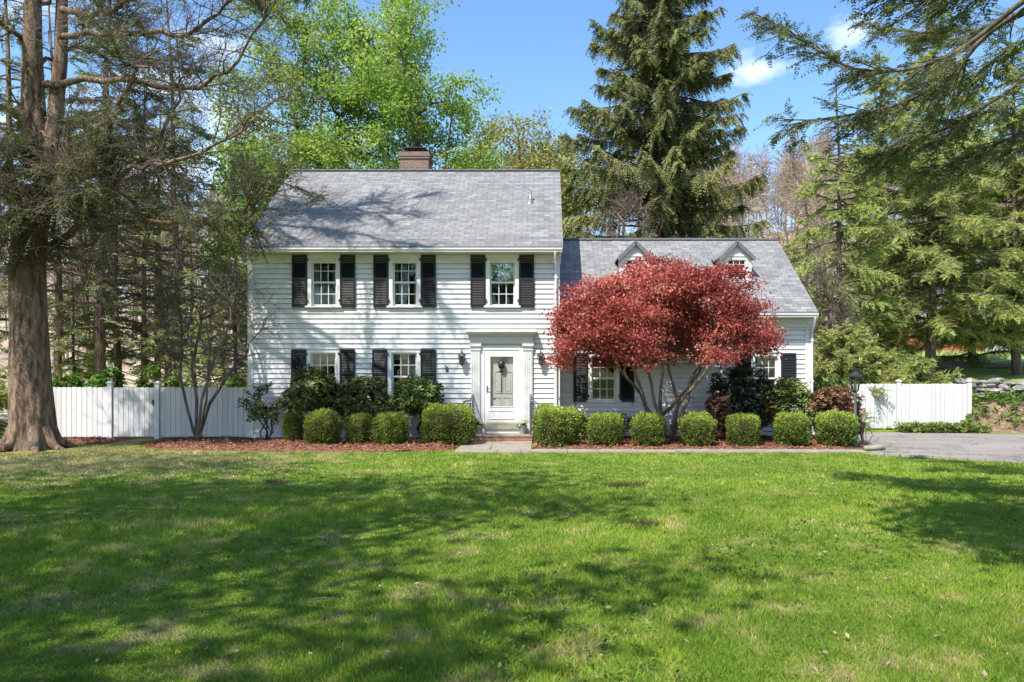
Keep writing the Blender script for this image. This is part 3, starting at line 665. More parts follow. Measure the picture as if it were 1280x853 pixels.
# windows and shutters
def window(c, h, z0, z1, Y, storm=False, curt=None, part='window'):
    g = G(); yf = Y - .055
    x0, x1 = c - h, c + h
    g.box(x0, x0 + CAS, yf, Y + .10, z0 + .05, z1 - CAS); g.box(x1 - CAS, x1, yf, Y + .10, z0 + .05, z1 - CAS); g.box(x0, x1, yf - .001, Y + .10, z1 - CAS, z1); g.box(x0 - .03, x1 + .03, yf - .025, Y - .02, z1, z1 + .03)
    w = g.build(part, M['trim'], house)
    g = G(); g.box(x0 - .05, x1 + .05, yf - .05, Y + .10, z0 + .003, z0 + .05); g.build('sill', M['trim'], w)
    a, b, lo, hi = x0 + CAS, x1 - CAS, z0 + .05, z1 - CAS; mid = (lo + hi) / 2; g = G(); p = G(); ps = G()
    for (s0, s1, y, st) in ((lo, mid + .02, Y + .055, False), (mid - .02, hi, Y + .02, storm)):
        t = .045; g.box(a, a + t, y, y + .035, s0, s1); g.box(b - t, b, y, y + .035, s0, s1); g.box(a + t, b - t, y + .001, y + .035, s0, s0 + t); g.box(a + t, b - t, y + .001, y + .035, s1 - t, s1)
        for k in (1, 2):
            x = a + t + (b - a - 2 * t) * k / 3; g.box(x - .009, x + .009, y + .006, y + .03, s0 + t, s1 - t)
        zc = (s0 + s1) / 2; g.box(a + t, b - t, y + .008, y + .028, zc - .009, zc + .009)
        yy = y - .006 if st else y + .018
        (ps if st else p).box(a + t * .9, b - t * .9, yy, yy + .002, s0 + t * .9, s1 - t * .9)
    g.build('sash', M['trim'], w); p.build('pane', M['glass'], w)
    if storm: ps.build('storm_pane', M['storm_glass'], w)
    if curt:
        cg = G(); n = 40
        for (u0, u1, v0, v1) in curt:
            xs = np.linspace(a + (b - a) * u0, a + (b - a) * u1, n); ys = Y + .17 + .018 * np.sin(np.arange(n) * 1.3)
            za, zb = lo + (hi - lo) * v0, lo + (hi - lo) * v1
            V = np.concatenate([np.c_[xs, ys, np.full(n, za)], np.c_[xs, ys, np.full(n, zb)]]); cg.add(V, [[i, i + 1, n + i + 1, n + i] for i in range(n - 1)], smooth=True)
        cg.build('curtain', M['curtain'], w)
    return w
def shutter(x0, x1, z0, z1, Y, hinge_right):
    g = G(); y0, y1 = Y - .080, Y - .040; st = .045
    g.box(x0, x0 + st, y0, y1, z0, z1); g.box(x1 - st, x1, y0, y1, z0, z1); mid = z0 + (z1 - z0) * .535
    for (a, b) in ((z0, z0 + .10), (mid - .035, mid + .035), (z1 - .07, z1)): g.box(x0 + st, x1 - st, y0 + .002, y1, a, b)
    for (a, b) in ((z0 + .10, mid - .035), (mid + .035, z1 - .07)):
        n = int((b - a) / .042)
        for i in range(n):
            z = a + (b - a) * (i + .5) / n; g.prism([(y0 + .004, z - .022), (y0 + .009, z - .024), (y1 - .002, z + .018), (y1 - .007, z + .02)], 'x', x0 + st, x1 - st)
    g.box(x0 + st, x1 - st, y1 - .004, y1, z0 + .1, z1 - .07)
    s = g.build('shutter', M['shutter'], house)
    hx = x1 if hinge_right else x0; sg = 1 if hinge_right else -1
    for z in (z0 + .14, z1 - .16): G().box(min(hx - sg * .02, hx + sg * .045), max(hx - sg * .02, hx + sg * .045), y0 - .006, y0 - .001, z, z + .075).build('hinge', M['black'], s)
    ox = x0 + .06 if hinge_right else x1 - .06
    h = G(); h.sweep([(ox, y0 + .02, z0 - .01), (ox - .01, y0 - .015, z0 - .03), (ox + .012, y0 - .02, z0 - .06), (ox - .006, y0 - .02, z0 - .085)], .009, 6); h.build('shutter_dog', M['black'], s)
curts = [[(0, .22, 0, 1), (.78, 1, 0, 1)], [(0, .18, 0, 1), (.82, 1, 0, .95)], None, [(0, .3, .5, 1), (0, 1, .82, 1)], [(.6, 1, .45, 1), (0, 1, .86, 1)], [(0, 1, 0, .1)], [(0, 1, .7, 1)]]
for i, (c, h, z0, z1, Y) in enumerate(wins):
    window(c, h, z0, z1, Y, storm=(i == 2), curt=curts[i])
    for sg in (-1, 1):
        e = c + sg * (h + .012); o = e + sg * .405; shutter(min(e, o), max(e, o), z0 + .012, z1 - .012, Y, sg < 0)
# knick-knacks on the wing's sill inside
# dormers
def dormer(cx, wd):
    yf = 22.83; zb = 4.5; ze = 5.29; half = wd / 2; za = ze + half * .9
    rz = lambda y: WE + WS * (y - WYE)
    yr_ = lambda z: WYE + (z - WE) / WS
    g = G(); hx = .27; wz0, wz1 = 4.62, 5.17
    # front face round the window opening, gable, cheeks
    g.box(cx - half, cx - hx, yf, yf + .06, zb, ze); g.box(cx + hx, cx + half, yf, yf + .06, zb, ze); g.box(cx - hx, cx + hx, yf, yf + .06, wz1, ze); g.box(cx - hx, cx + hx, yf, yf + .06, zb, wz0)
    g.prism([(cx - half, ze + .002), (cx + half, ze + .002), (cx, za)], 'y', yf, yf + .06)
    for s in (-1, 1):
        x = cx + s * half; ya = yr_(zb); yb_ = yr_(ze)
        g.prism([(yf + .06, rz(yf) - .05), (yb_ + .1, ze), (yf + .06, ze)], 'x', x - .02 * (s > 0), x + .02 * (s < 0))
    g.box(cx - half - .01, cx + half + .01, yf - .03, yf - .002, ze - .02, ze + .04)
    d = g.build('dormer', M['trim'], house)
    g = G(); ov = .09; e = half + ov; zee = ze - ov * .9 + .03; zaa = za + .05; th = .05; yo = yf - .13
    for s in (-1, 1):
        a0 = (cx + s * e, yo, zee); b0 = (cx, yo, zaa); b1 = (cx, yr_(zaa) + .05, zaa); a1 = (cx + s * e, yr_(zee) + .05, zee)
        up = [a0, b0, b1, a1]; lo = [(p[0], p[1], p[2] - th) for p in up]
        L = math.hypot(e, zaa - zee)
        g.quad(*up, uv=[(yo, 0), (yo, L), (b1[1], L), (a1[1], 0)]); g.quad(*lo[::-1])
        for i in range(4): j = (i + 1) % 4; g.quad(lo[i], lo[j], up[j], up[i], uv=[(0, .02), (.3, .02), (.3, .1), (0, .1)])
    g.build('roof', M['roof'], d)
    g = G()
    for s in (-1, 1): g.obox((cx + s * (e - .01), yo + .015, zee - .085), (cx, yo + .015, zaa - .085), .028, .075, up=UP)
    g.build('rake_trim', M['grey_iron'], d)
    g = G(); y = yf + .005
    g.box(cx - hx - .05, cx + hx + .05, yf - .02, yf - .002, wz1, wz1 + .05); g.box(cx - hx - .05, cx - hx, yf - .02, yf - .002, wz0 - .05, wz1); g.box(cx + hx, cx + hx + .05, yf - .02, yf - .002, wz0 - .05, wz1); g.box(cx - hx, cx + hx, yf - .02, yf - .002, wz0 - .05, wz0)
    for (a, b) in ((wz0, (wz0 + wz1) / 2), ((wz0 + wz1) / 2, wz1)):
        g.box(cx - hx, cx + hx, y, y + .03, a, a + .03); g.box(cx - hx, cx + hx, y, y + .03, b - .03, b)
    g.box(cx - hx, cx - hx + .03, y + .001, y + .031, wz0, wz1); g.box(cx + hx - .03, cx + hx, y + .001, y + .031, wz0, wz1)
    for k in (1, 2): x = cx - hx + 2 * hx * k / 3; g.box(x - .008, x + .008, y + .004, y + .026, wz0 + .03, wz1 - .03)
    for k in (1, 3): z = wz0 + (wz1 - wz0) * k / 4; g.box(cx - hx + .03, cx + hx - .03, y + .006, y + .024, z - .008, z + .008)
    g.build('window', M['trim'], d)
    g = G(); g.box(cx - hx + .02, cx + hx - .02, y + .014, y + .016, wz0 + .02, wz1 - .02); g.build('pane', M['glass'], d)
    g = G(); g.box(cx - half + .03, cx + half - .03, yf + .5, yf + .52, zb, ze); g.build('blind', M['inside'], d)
dormer((PX(775, 22.83) + PX(813.5, 22.83)) / 2, .88); dormer((PX(902.5, 22.83) + PX(939, 22.83)) / 2, .88)
# chimney
g = G(); cx = PX(519.5, 25.3); w2 = .47
g.box(cx - w2, cx + w2, 24.95, 25.75, 7.6, PZ(199, 25)); z = PZ(199, 25)
for k, e in enumerate((.03, .05, .02)): g.box(cx - w2 - e, cx + w2 + e, 24.95 - e, 25.75 + e, z + k * .075 + .002, z + (k + 1) * .075)
ch = g.build('chimney', M['brick'], r1)
g = G(); z += .23
for (a, b) in ((-.3, -.26), (.26, .3)): 
    for (p, q) in ((25.05, 25.1), (25.6, 25.65)): g.box(cx + a, cx + b, p, q, z - .01, z + .13)
g.box(cx - .38, cx + .38, 25.0, 25.7, z + .13, z + .16); g.box(cx - .33, cx + .33, 25.04, 25.66, z - .008, z + .02)
for k in range(9): g.box(cx - .3 + k * .07, cx - .295 + k * .07, 25.07, 25.075, z + .02, z + .13)
g.build('chimney_cap', M['black'], house)
# vent pipe on the roof
vx = PX(663, 23); vz = 6.9; vy = YE + (vz - ZE) / SL
g = G(); g.lathe([(.042, -.1), (.042, .34), (.034, .34), (.034, .30)], (vx, vy, vz), 12); g.lathe([(.16, -.12), (.06, .06), (.045, .07)], (vx, vy - .02, vz), 12); g.build('vent_pipe', M['metal'], house)

# doorway
Yd = YM
g = G(); pL0, pL1, pR0, pR1 = PX(589, YM), PX(600.5, YM), PX(654.5, YM), PX(665.6, YM); ztop = PZ(430, YM)
for (a, b) in ((pL0, pL1), (pR0, pR1)):
    g.box(a, b, Yd - .09, Yd + .02, .17, ztop)
    for k in range(4): x = a + .035 + (b - a - .07) * k / 3; g.box(x - .012, x + .012, Yd - .10, Yd - .088, .5, ztop - .22)
    g.box(a - .02, b + .02, Yd - .115, Yd + .01, .17, .42); g.box(a - .02, b + .02, Yd - .11, Yd + .01, ztop - .18, ztop - .14); g.box(a - .035, b + .035, Yd - .13, Yd + .01, ztop - .07, ztop)
surround = g.build('door_surround', M['old_trim'], house)
g = G(); x0, x1 = PX(588, YM), PX(667, YM); zf = PZ(421, YM)
g.box(x0, x1, Yd - .11, Yd + .01, ztop + .002, zf)
for k in range(7): x = x0 + (x1 - x0) * (k + .5) / 7; g.box(x - .09, x + .09, Yd - .117, Yd - .109, ztop + .05, zf - .03)
for k, (e, d) in enumerate(((.02, .15), (.05, .20), (.085, .27))): g.box(x0 - e, x1 + e, Yd - d, Yd + .005, zf + .002 + k * .037, zf + (k + 1) * .037)
g.prism([(Yd - .29, zf + .113), (Yd - .29, zf + .13), (Yd - .01, zf + .17), (Yd - .01, zf + .113)], 'x', x0 - .1, x1 + .1)
g.build('entablature', M['old_trim'], surround)
g = G(); sx0, sx1 = PX(606, YM), PX(648.5, YM); sz0, sz1 = PZ(530.5, YM), PZ(438, YM)
g.box(DX0, sx0 - .006, Yd - .05, Yd + .10, .17, DZ1); g.box(sx1 + .006, DX1, Yd - .05, Yd + .10, .17, DZ1); g.box(sx0 - .006, sx1 + .006, Yd - .05, Yd + .10, sz1 + .006, DZ1); g.box(sx0 - .006, sx1 + .006, Yd - .04, Yd + .1, .17, .30)
g.build('door_frame', M['trim'], house)
g = G(); gx0, gx1, gz0, gz1 = PX(613, YM), PX(641.5, YM), PZ(508, YM), PZ(446, YM); y0, y1 = Yd - .035, Yd + .005
g.box(sx0, gx0, y0, y1, sz0 + .001, sz1); g.box(gx1, sx1, y0, y1, sz0 + .001, sz1); g.box(gx0, gx1, y0 + .001, y1, gz1, sz1); g.box(gx0, gx1, y0 + .001, y1, sz0 + .001, gz0)
px0, px1, pz0, pz1 = PX(610.5, YM), PX(642.5, YM), PZ(524, YM), PZ(513, YM)
for (a, b, c, d) in ((px0, px1, pz0, pz0 + .02), (px0, px1, pz1 - .02, pz1), (px0, px0 + .02, pz0 + .02, pz1 - .02), (px1 - .02, px1, pz0 + .02, pz1 - .02)): g.box(a, b, y0 - .012, y0 - .001, c, d)
for (a, b, c, d) in ((gx0 - .025, gx1 + .025, gz0 - .025, gz0), (gx0 - .025, gx1 + .025, gz1, gz1 + .025), (gx0 - .025, gx0, gz0, gz1), (gx1, gx1 + .025, gz0, gz1)): g.box(a, b, y0 - .010, y0 - .001, c, d)
door = g.build('storm_door', M['trim'], house)
g = G(); g.box(gx0 - .01, gx1 + .01, Yd - .015, Yd - .012, gz0 - .01, gz1 + .01); g.build('pane', M['door_glass'], door)
g = G(); hx = sx0 + .07; hz = PZ(486, YM); g.box(hx - .02, hx + .02, y0 - .014, y0 - .001, hz - .10, hz + .08); g.sweep([(hx, y0 - .01, hz), (hx, y0 - .06, hz), (hx + .05, y0 - .065, hz), (hx + .12, y0 - .06, hz - .01)], .012, 8); g.build('handle', M['grey_iron'], door)
g = G(); g.box(sx0 - .004, sx1 + .004, Yd - .085, Yd + .06, .302, sz0 - .003); g.box(sx0, sx1, Yd - .042, Yd - .0355, sz0 + .003, sz0 + .05); g.build('threshold', M['brass'], house)
g = G(); yi = Yd + .07; g.box(sx0 - .02, sx1 + .02, yi, yi + .045, .30, sz1 + .03)
for (a, b, c, d) in ((gx0 + .10, gx0 + .34, gz0 + .35, gz0 + .95), (gx0 + .38, gx1 - .03, gz0 + .35, gz0 + .95), (gx0 + .05, gx0 + .30, gz0 - .1, gz0 + .25), (gx0 + .34, gx1 - .03, gz0 - .1, gz0 + .25)):
    for (p, q, r_, s_) in ((a, b, c, c + .02), (a, b, d - .02, d), (a, a + .02, c + .02, d - .02), (b - .02, b, c + .02, d - .02)): g.box(p, q, yi - .014, yi - .001, r_, s_)
    g.box(a + .05, b - .05, yi - .010, yi - .001, c + .05, d - .05)
idr = g.build('inner_door', M['inner_door'], house)
g = G(); kx, kz = (gx0 + gx1) / 2 - .01, PZ(456, YM); g.lathe([(.03, -.12), (.075, -.09), (.095, -.02), (.09, .05), (.05, .1), (.02, .12)], (kx, yi - .08, kz), 14)
g.box(kx - .012, kx + .012, yi - .03, yi - .016, kz - .75, kz - .12); g.box(kx - .07, kx + .07, yi - .028, yi - .015, kz - .2, kz - .17); g.build('door_knocker', M['black'], idr)
# lanterns beside the door
def wall_lantern(px):
    x = PX(px, YM); z = PZ(451, YM); y = YM - .16
    g = G(); g.prism([(x - .05, z - .02), (x + .05, z - .02), (x + .05, z + .17), (x, z + .21), (x - .05, z + .17)], 'y', YM - .045, YM - .028)
    g.sweep([(x, YM - .04, z + .02), (x, YM - .1, z - .12), (x, y, z - .15), (x, y, z - .10)], .012, 6)
    g.lathe([(.02, -.13), (.055, -.10), (.055, -.085)], (x, y, z), 6, False); g.lathe([(.115, .12), (.10, .15), (.03, .22), (.014, .24), (.02, .27), (.004, .30)], (x, y, z), 6, False)
    for k in range(6):
        a = k * math.pi / 3; g.obox((x + .052 * math.cos(a), y + .052 * math.sin(a), z - .09), (x + .098 * math.cos(a), y + .098 * math.sin(a), z + .125), .014, .014)
    l = g.build('wall_lantern', M['black'], house)
    g = G(); g.lathe([(.047, -.085), (.09, .118)], (x, y, z), 6, False); g.build('lantern_glass', M['lamp_glass'], l)
wall_lantern(578); wall_lantern(676)
g = G(); bx, bz = PX(559, YM), PZ(462, YM); g.lathe([(.035, -.02), (.035, .0)], (bx, YM - .03, bz), 10); g.box(bx - .03, bx + .03, YM - .04, YM - .026, bz - .07, bz + .07); g.sweep([(bx + .02, YM - .03, bz - .04), (bx - .04, YM - .13, bz + .11)], .016, 8); g.build('flag_bracket', M['grey_iron'], house)

# ------------------------------------------------------------------ the stoop and what stands on it
X0, X1 = -1.95, -.31
st = thing('front_step', 'low red brick step with grey stone tread under the white front door', 'step', ((X0 + X1) / 2, 20.6, 0))
g = G(); g.box(X0, X1, 20.24, 20.955, -.02, .148); g.build('brick_base', M['step_brick'], st)
g = G(); g.box(X0 - .015, X1 + .015, 20.225, 20.955, .150, .185); g.build('stone_tread', M['stone'], st)
def handrail(x, sg, label):
    h = thing('handrail', label, 'handrail', (x, 20.3, 0), 'handrails at the front step'); 
    G().sweep([(x, 20.27, .02), (x, 20.27, 1.04)], .02, 8).build('post', M['grey_iron'], h); G().sweep([(x, 20.86, .17), (x, 20.86, 1.15)], .016, 8).build('post', M['grey_iron'], h)
    G().sweep([(x + sg * .20, 20.20, .86), (x + sg * .21, 20.19, .98), (x + sg * .13, 20.2, 1.08), (x, 20.24, 1.09), (x, 20.4, 1.12), (x, 20.93, 1.24)], .021, 8).build('rail', M['grey_iron'], h)
    for z in (.30, .66): G().sweep([(x, 20.27, z), (x, 20.86, z + .12)], .010, 6).build('lower_bar', M['grey_iron'], h)
handrail(-1.93, -1, 'grey iron handrail left of the white front door'); handrail(-.36, 1, 'grey iron handrail with curled end right of the front door')
def pot(px, label, seed, bias):
    x = PX(px, 20.55); y = 20.62; rng = np.random.default_rng(seed)
    p = thing('flower_pot', label, 'flower pot', (x, y, .186), 'flower pots on the front step')
    g = G(); g.lathe([(.075, 0), (.09, .1), (.115, .2), (.125, .235), (.105, .235), (.095, .2)], (x, y, .186), 20); g.build('pot', M['pot'], p)
    c = np.array((x, y, .43)); C = c + nrm(rng.normal(size=(60, 3))) * rng.uniform(.03, .14, (60, 1)) * (1, 1, .7); g = G(); whorls(g, rng, C, C - c + UP * .1, 5, .075, .035); g.build('foliage', M['light_rhodo'], p)
    C = c + UP * .04 + nrm(rng.normal(size=(26, 3)) + UP * .9) * rng.uniform(.10, .16, (26, 1)) * (1, 1, .7); g = G(); whorls(g, rng, C, C - c, 7, .05, .04, .5, bias); g.build('bloom', M['petal'], p)
pot(598, 'grey pot of cream flowers left of the front door', 5, .25); pot(653, 'grey pot of yellowish cream flowers right of the front door', 6, -.1)

# ------------------------------------------------------------------ fences
def boards(g, a, b, z0, z1, wb=.142, th=.022, seed=0, gap=.012, dip=.02):
    a = np.array(a, float); b = np.array(b, float); L = np.linalg.norm(b - a); d = (b - a) / L; n = max(1, int(round(L / wb))); rng = np.random.default_rng(seed); nn = np.array((-d[1], d[0]))
    for i in range(n):
        u0, u1 = L * i / n + gap / 2, L * (i + 1) / n - gap / 2; h = z1 + rng.uniform(-.006, .006); o = rng.uniform(-.003, .003)
        prof = [(u0, z0), (u1, z0), (u1, h - dip), (u1 - .03, h), (u0 + .03, h), (u0, h - dip)]
        V = [(*(a + d * u + nn * (s * th / 2 + o)), z) for s in (-1, 1) for (u, z) in prof]; m = 6; tn = rng.uniform(0, 1)
        g.add(V, [[k, (k + 1) % m, m + (k + 1) % m, m + k] for k in range(m)], tint=tn); g.add(V[:m], [list(range(m))[::-1]], tint=tn); g.add(V[m:], [list(range(m))], tint=tn)
def post(x, y, z1, parent, s=.062):
    g = G(); g.box(x - s, x + s, y - s, y + s, -.05, z1); g.box(x - s - .02, x + s + .02, y - s - .02, y + s + .02, z1 + .001, z1 + .03)
    g.add([(x - s - .01, y - s - .01, z1 + .031), (x + s + .01, y - s - .01, z1 + .031), (x + s + .01, y + s + .01, z1 + .031), (x - s - .01, y + s + .01, z1 + .031), (x, y, z1 + .075)], [(0, 1, 4), (1, 2, 4), (2, 3, 4), (3, 0, 4)])
    g.build('post', M['fence'], parent)
YF = 21.4; f = thing('fence', 'tall white board fence with a gate left of the house', 'fence', (-11, YF, 0))
top = PZ(484, YF); pa, pb = PX(138, YF), PX(197, YF)
for (a, b, s) in ((PX(38, YF), pa - .07, 1), (pb + .07, XL - .03, 1)):
    g = G(); boards(g, (a, YF), (b, YF), .05, top, seed=s); 
    for z in (.35, 1.2): g.box(a, b, YF + .02, YF + .06, z, z + .09)
    g.build('board_panel', M['fence'], f)
g = G(); boards(g, (pa + .075, YF), (pb - .075, YF), .06, top - .01, seed=7)
for z in (.3, 1.15): g.box(pa + .08, pb - .08, YF + .02, YF + .06, z, z + .1)
gt = g.build('gate', M['fence'], f)
g = G(); g.box(pb - .13, pb - .09, YF - .04, YF - .018, .92, 1.08); g.sweep([(pb - .11, YF - .03, 1.0), (pb - .11, YF - .07, 1.0), (pb - .17, YF - .07, .99)], .011, 6); g.build('latch', M['black'], gt)
for x in (pa, pb): post(x, YF, top + .10, f)
YG = 25.0; f2 = thing('fence', 'sunlit white board fence right of the house behind the driveway', 'fence', (12, YG, 0))
xa, xb, xc = PX(1060, YG), PX(1123, YG), PX(1211, YG); top = PZ(480, YG)
for (a, b, s) in ((xa, xb - .07, 3), (xb + .07, xc - .07, 4)):
    g = G(); boards(g, (a, YG), (b, YG), .04, top, seed=s)
    for z in (.35, 1.15): g.box(a, b, YG + .02, YG + .06, z, z + .09)
    g.build('board_panel', M['fence'], f2)
for x in (xb, xc): post(x, YG, top + .07, f2)
g = G(); boards(g, (xc, YG + .07), (xc + .2, YG + 2.6), .04, top - .02, seed=5); g.build('board_panel', M['fence'], f2)

# ------------------------------------------------------------------ lamp post
lx, ly = PX(1069, 19.0), 19.0
lp = thing('lamp_post', 'black lantern on a dark post beside the driveway', 'lamp post', (lx, ly, 0))
g = G(); g.lathe([(.06, 0), (.06, .12), (.045, .15), (.036, .2), (.034, 1.24), (.045, 1.27), (.05, 1.30), (.03, 1.34)], (lx, ly, 0), 14); g.build('pole', M['grey_iron'], lp)
g = G(); g.sweep([(lx - .03, ly, 1.22), (lx + .22, ly, 1.22)], .011, 8); g.lathe([(.018, -.018), (.018, .018)], (lx + .22, ly, 1.22), 8); g.build('crossbar', M['black'], lp)
z = 1.34; g = G(); g.lathe([(.035, 0), (.085, .02), (.085, .04)], (lx, ly, z), 6, False)
for k in range(6):
    a = k * math.pi / 3; g.obox((lx + .08 * math.cos(a), ly + .08 * math.sin(a), z + .04), (lx + .135 * math.cos(a), ly + .135 * math.sin(a), z + .36), .016, .016)
g.lathe([(.145, .355), (.145, .375)], (lx, ly, z), 6, False); lf = g.build('lantern_frame', M['black'], lp)
g = G(); g.lathe([(.074, .042), (.127, .354)], (lx, ly, z), 6, False); g.build('lantern_glass', M['lamp_glass'], lp)
g = G(); g.lathe([(.012, .04), (.012, .16), (.02, .165), (.02, .25), (.004, .26)], (lx, ly, z), 8); g.build('bulb', M['trim'], lp)
g = G(); g.lathe([(.17, .377), (.165, .40), (.11, .46), (.06, .50), (.03, .52), (.022, .55), (.03, .565), (.005, .60)], (lx, ly, z), 6, False); g.build('lantern_cap', M['black'], lp)

# ------------------------------------------------------------------ shrubs
def boxwood_mesh(seed, sq, asp=1.0):
    rng = np.random.default_rng(seed); n = int(8200 * (1 + (asp - 1) * .8)); u = rng.normal(size=(n, 3))
    u = u / (np.sum(np.abs(u) ** sq, 1) ** (1 / sq))[:, None]
    lump = 1 + .075 * vnoise(u * 3 * np.array((asp, 1, 1)), seed, 2.2) + .055 * vnoise(u * 7, seed + 1, 2.0)
    nn = nrm(np.sign(u) * np.abs(u) ** (sq - 1)); dep = rng.uniform(0, 1, n) ** 2 * .16
    hole = vnoise(u * 6, seed + 2, 2.0) > .5; dep = np.where(hole, dep + .13, dep); ragged = rng.uniform(size=n) < .11; dep = np.where(ragged, -.06 * rng.uniform(0, 1, n), dep)
    P = u * (lump * (1 - dep))[:, None]
    P = P * .5 * np.array((asp, 1, 1)); P[:, 2] += .5; P[:, 2] = np.maximum(P[:, 2], .02)
    D = nrm(nn * .7 + rng.normal(0, .6, (n, 3)) + UP * .25); N = nrm(rng.normal(size=(n, 3)) + nn * .6)
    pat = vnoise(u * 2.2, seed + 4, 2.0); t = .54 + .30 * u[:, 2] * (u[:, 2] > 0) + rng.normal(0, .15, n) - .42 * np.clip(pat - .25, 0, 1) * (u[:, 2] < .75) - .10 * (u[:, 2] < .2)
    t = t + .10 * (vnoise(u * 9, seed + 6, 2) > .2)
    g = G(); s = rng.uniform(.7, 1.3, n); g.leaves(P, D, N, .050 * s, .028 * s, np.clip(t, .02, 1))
    c = G(); k = 14
    V = [];
    for i in range(k + 1):
        for j in range(20):
            a, b = math.pi * i / k, 2 * math.pi * j / 20; d = np.array((math.sin(a) * math.cos(b), math.sin(a) * math.sin(b), math.cos(a))); d = d / (np.sum(np.abs(d) ** sq) ** (1 / sq)); V.append(d * .40 * np.array((asp, 1, 1)) + np.array((0, 0, .5)))
    c.add(V, [[i * 20 + j, (i + 1) * 20 + j, (i + 1) * 20 + (j + 1) % 20, i * 20 + (j + 1) % 20] for i in range(k) for j in range(20)], smooth=True)
    r = np.random.default_rng(seed + 50)
    b0 = np.c_[r.normal(0, .05, (14, 2)), np.zeros(14) - .03]; b1 = np.c_[r.normal(0, .25, (14, 2)), np.full(14, .4)]; c.segs(b0, b1, np.full(14, .014), np.full(14, .008), 5)
    return g, c
def boxwood(seed, sq, asp=1.0):
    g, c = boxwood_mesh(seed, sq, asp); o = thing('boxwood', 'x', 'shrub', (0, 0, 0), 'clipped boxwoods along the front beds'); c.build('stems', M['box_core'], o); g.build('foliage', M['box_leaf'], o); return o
protos = [boxwood(1, 3.5), boxwood(2, 2.8), boxwood(3, 4.0), boxwood(4, 3.2), boxwood(5, 4.2, 1.6)]
BW = [(366, 28, 517, 20.0, 'small clipped boxwood half hidden behind its neighbour, nearest the fence'),
      (402.5, 45, 515, 18.9, 'round clipped boxwood below the leggy rhododendron, with pale lower leaves'),
      (449.5, 36, 518, 19.2, 'narrow clipped boxwood under the left ground floor windows'),
      (488.5, 44, 516, 18.9, 'clipped boxwood with a browned left side, below the bright rhododendron'),
      (560.5, 42, 508, 19.3, 'wide square clipped boxwood block left of the front step'),
      (682, 34, 508, 19.6, 'clipped boxwood touching the right side of the front step'),
      (698, 50, 509, 18.7, 'broad clipped boxwood right of the step, in front of another'),
      (757.5, 47, 517, 18.7, 'clipped boxwood below the shuttered wing window'),
      (812, 46, 518.5, 18.7, 'flat topped clipped boxwood left of the red maple stems'),
      (872.5, 47, 518, 18.7, 'clipped boxwood right of the red maple stems'),
      (930, 46, 517.5, 18.7, 'clipped boxwood with bronze leaves below the dark round shrub'),
      (991.5, 47, 517, 18.7, 'spreading clipped boxwood between bronzed one and lamp post'),
      (1047.5, 50, 517, 18.65, 'largest clipped boxwood, standing at the lamp post')]
for i, (px, wpx_, ty, Y, lab) in enumerate(BW):
    p = protos[i if i < 5 else i % 4]; wdt = wpx_ * Y / F * (.86 if i not in (4, 6) else .92) * (1 + .05 * math.sin(i * 2.3)); h = PZ(ty, Y) * (.955 + .03 * math.sin(i * 1.7))
    loc = (PX(px, Y), Y + wdt * .1, .03); sc = (wdt, wdt * (1.0 if i != 4 else 1.15), h)
    if i < 5: p.location = loc; p.scale = sc; p.rotation_euler = (0, 0, i * 1.3 if i < 4 else 0); p['label'] = lab
    else: dup(p, loc, (i * 1.7) % 6.28, sc, lab)

def rhodo(label, px0, px1, py0, py1, Y, seed, mat, stem='dark_stem', n=160, per=9, L=.13, W=.045, dep=.7, shell=.5, flat=-.8, th=-.35, z_leg=.3, nstem=5, name='rhododendron', cat='shrub', bias=0, group=None, base=None):
    rng = np.random.default_rng(seed); x0, x1 = PX(px0, Y), PX(px1, Y); z0, z1 = max(.15, PZ(py1, Y)), PZ(py0, Y); cx = (x0 + x1) / 2; cz = (z0 + z1) / 2
    b = np.array((cx if base is None else PX(base, Y), Y, 0)); o = thing(name, label, cat, tuple(b), group)
    C = blob_points(rng, n, (cx, Y, cz), ((x1 - x0) / 2, dep, (z1 - z0) / 2), shell, seed, 2.2, th, flat)
    stems = [[b + rng.normal(0, .06, 3) * (1, 1, 0), b + np.array((rng.normal(0, .15), rng.normal(0, .12), max(.25, z0 * .6))), np.array((cx + rng.normal(0, (x1 - x0) * .16), Y + rng.normal(0, dep * .3), z0 + (z1 - z0) * .4))] for _ in range(nstem)]
    w = G(); A, par, R, ix, tips = fill_tree(rng, stems, C, .22, .2, .005, 2.3); R = R * min(1, .045 / R.max()) ** .5; tree_wood(w, A, par, R, ix); w.build('stems', M[stem], o)
    f = G(); T = A[tips]; d = nrm(T - np.array((cx, Y, z0)) + UP * .15 + rng.normal(0, .3, T.shape)); whorls(f, rng, T, d, per, L, W, bias=bias)
    T2 = T - d * .06 + rng.normal(0, .05, T.shape); whorls(f, rng, T2, d, per, L, W, bias=bias - .12)
    f.build('foliage', M[mat], o); return o
rhodo('leggy shrub with bare forked stems and few leaves at the left corner of the house', 300, 360, 474, 532, 20.2, 141, 'rhodo', n=75, per=7, L=.12, dep=.5, base=332, nstem=6, th=-.7, shell=.3)
rhodo('tall open dark rhododendron in front of the left ground floor window', 338, 428, 461, 525, 20.1, 42, 'rhodo', n=320, dep=.65, L=.15, W=.052, flat=-.55, base=392)
rhodo('broad dense dark rhododendron between the two ground floor windows', 418, 492, 470, 540, 20.1, 43, 'rhodo', n=330, L=.14, W=.05, dep=.65)
rhodo('yellow green rhododendron under the window left of the door', 487, 557, 469, 525, 20.1, 44, 'light_rhodo', n=290, L=.14, W=.05, flat=-.6, base=530, bias=-.1)
rhodo('low pale leaved shrub under the shuttered wing window', 705, 738, 513, 548, 20.6, 45, 'light_rhodo', n=90, dep=.4, L=.10, bias=.25)
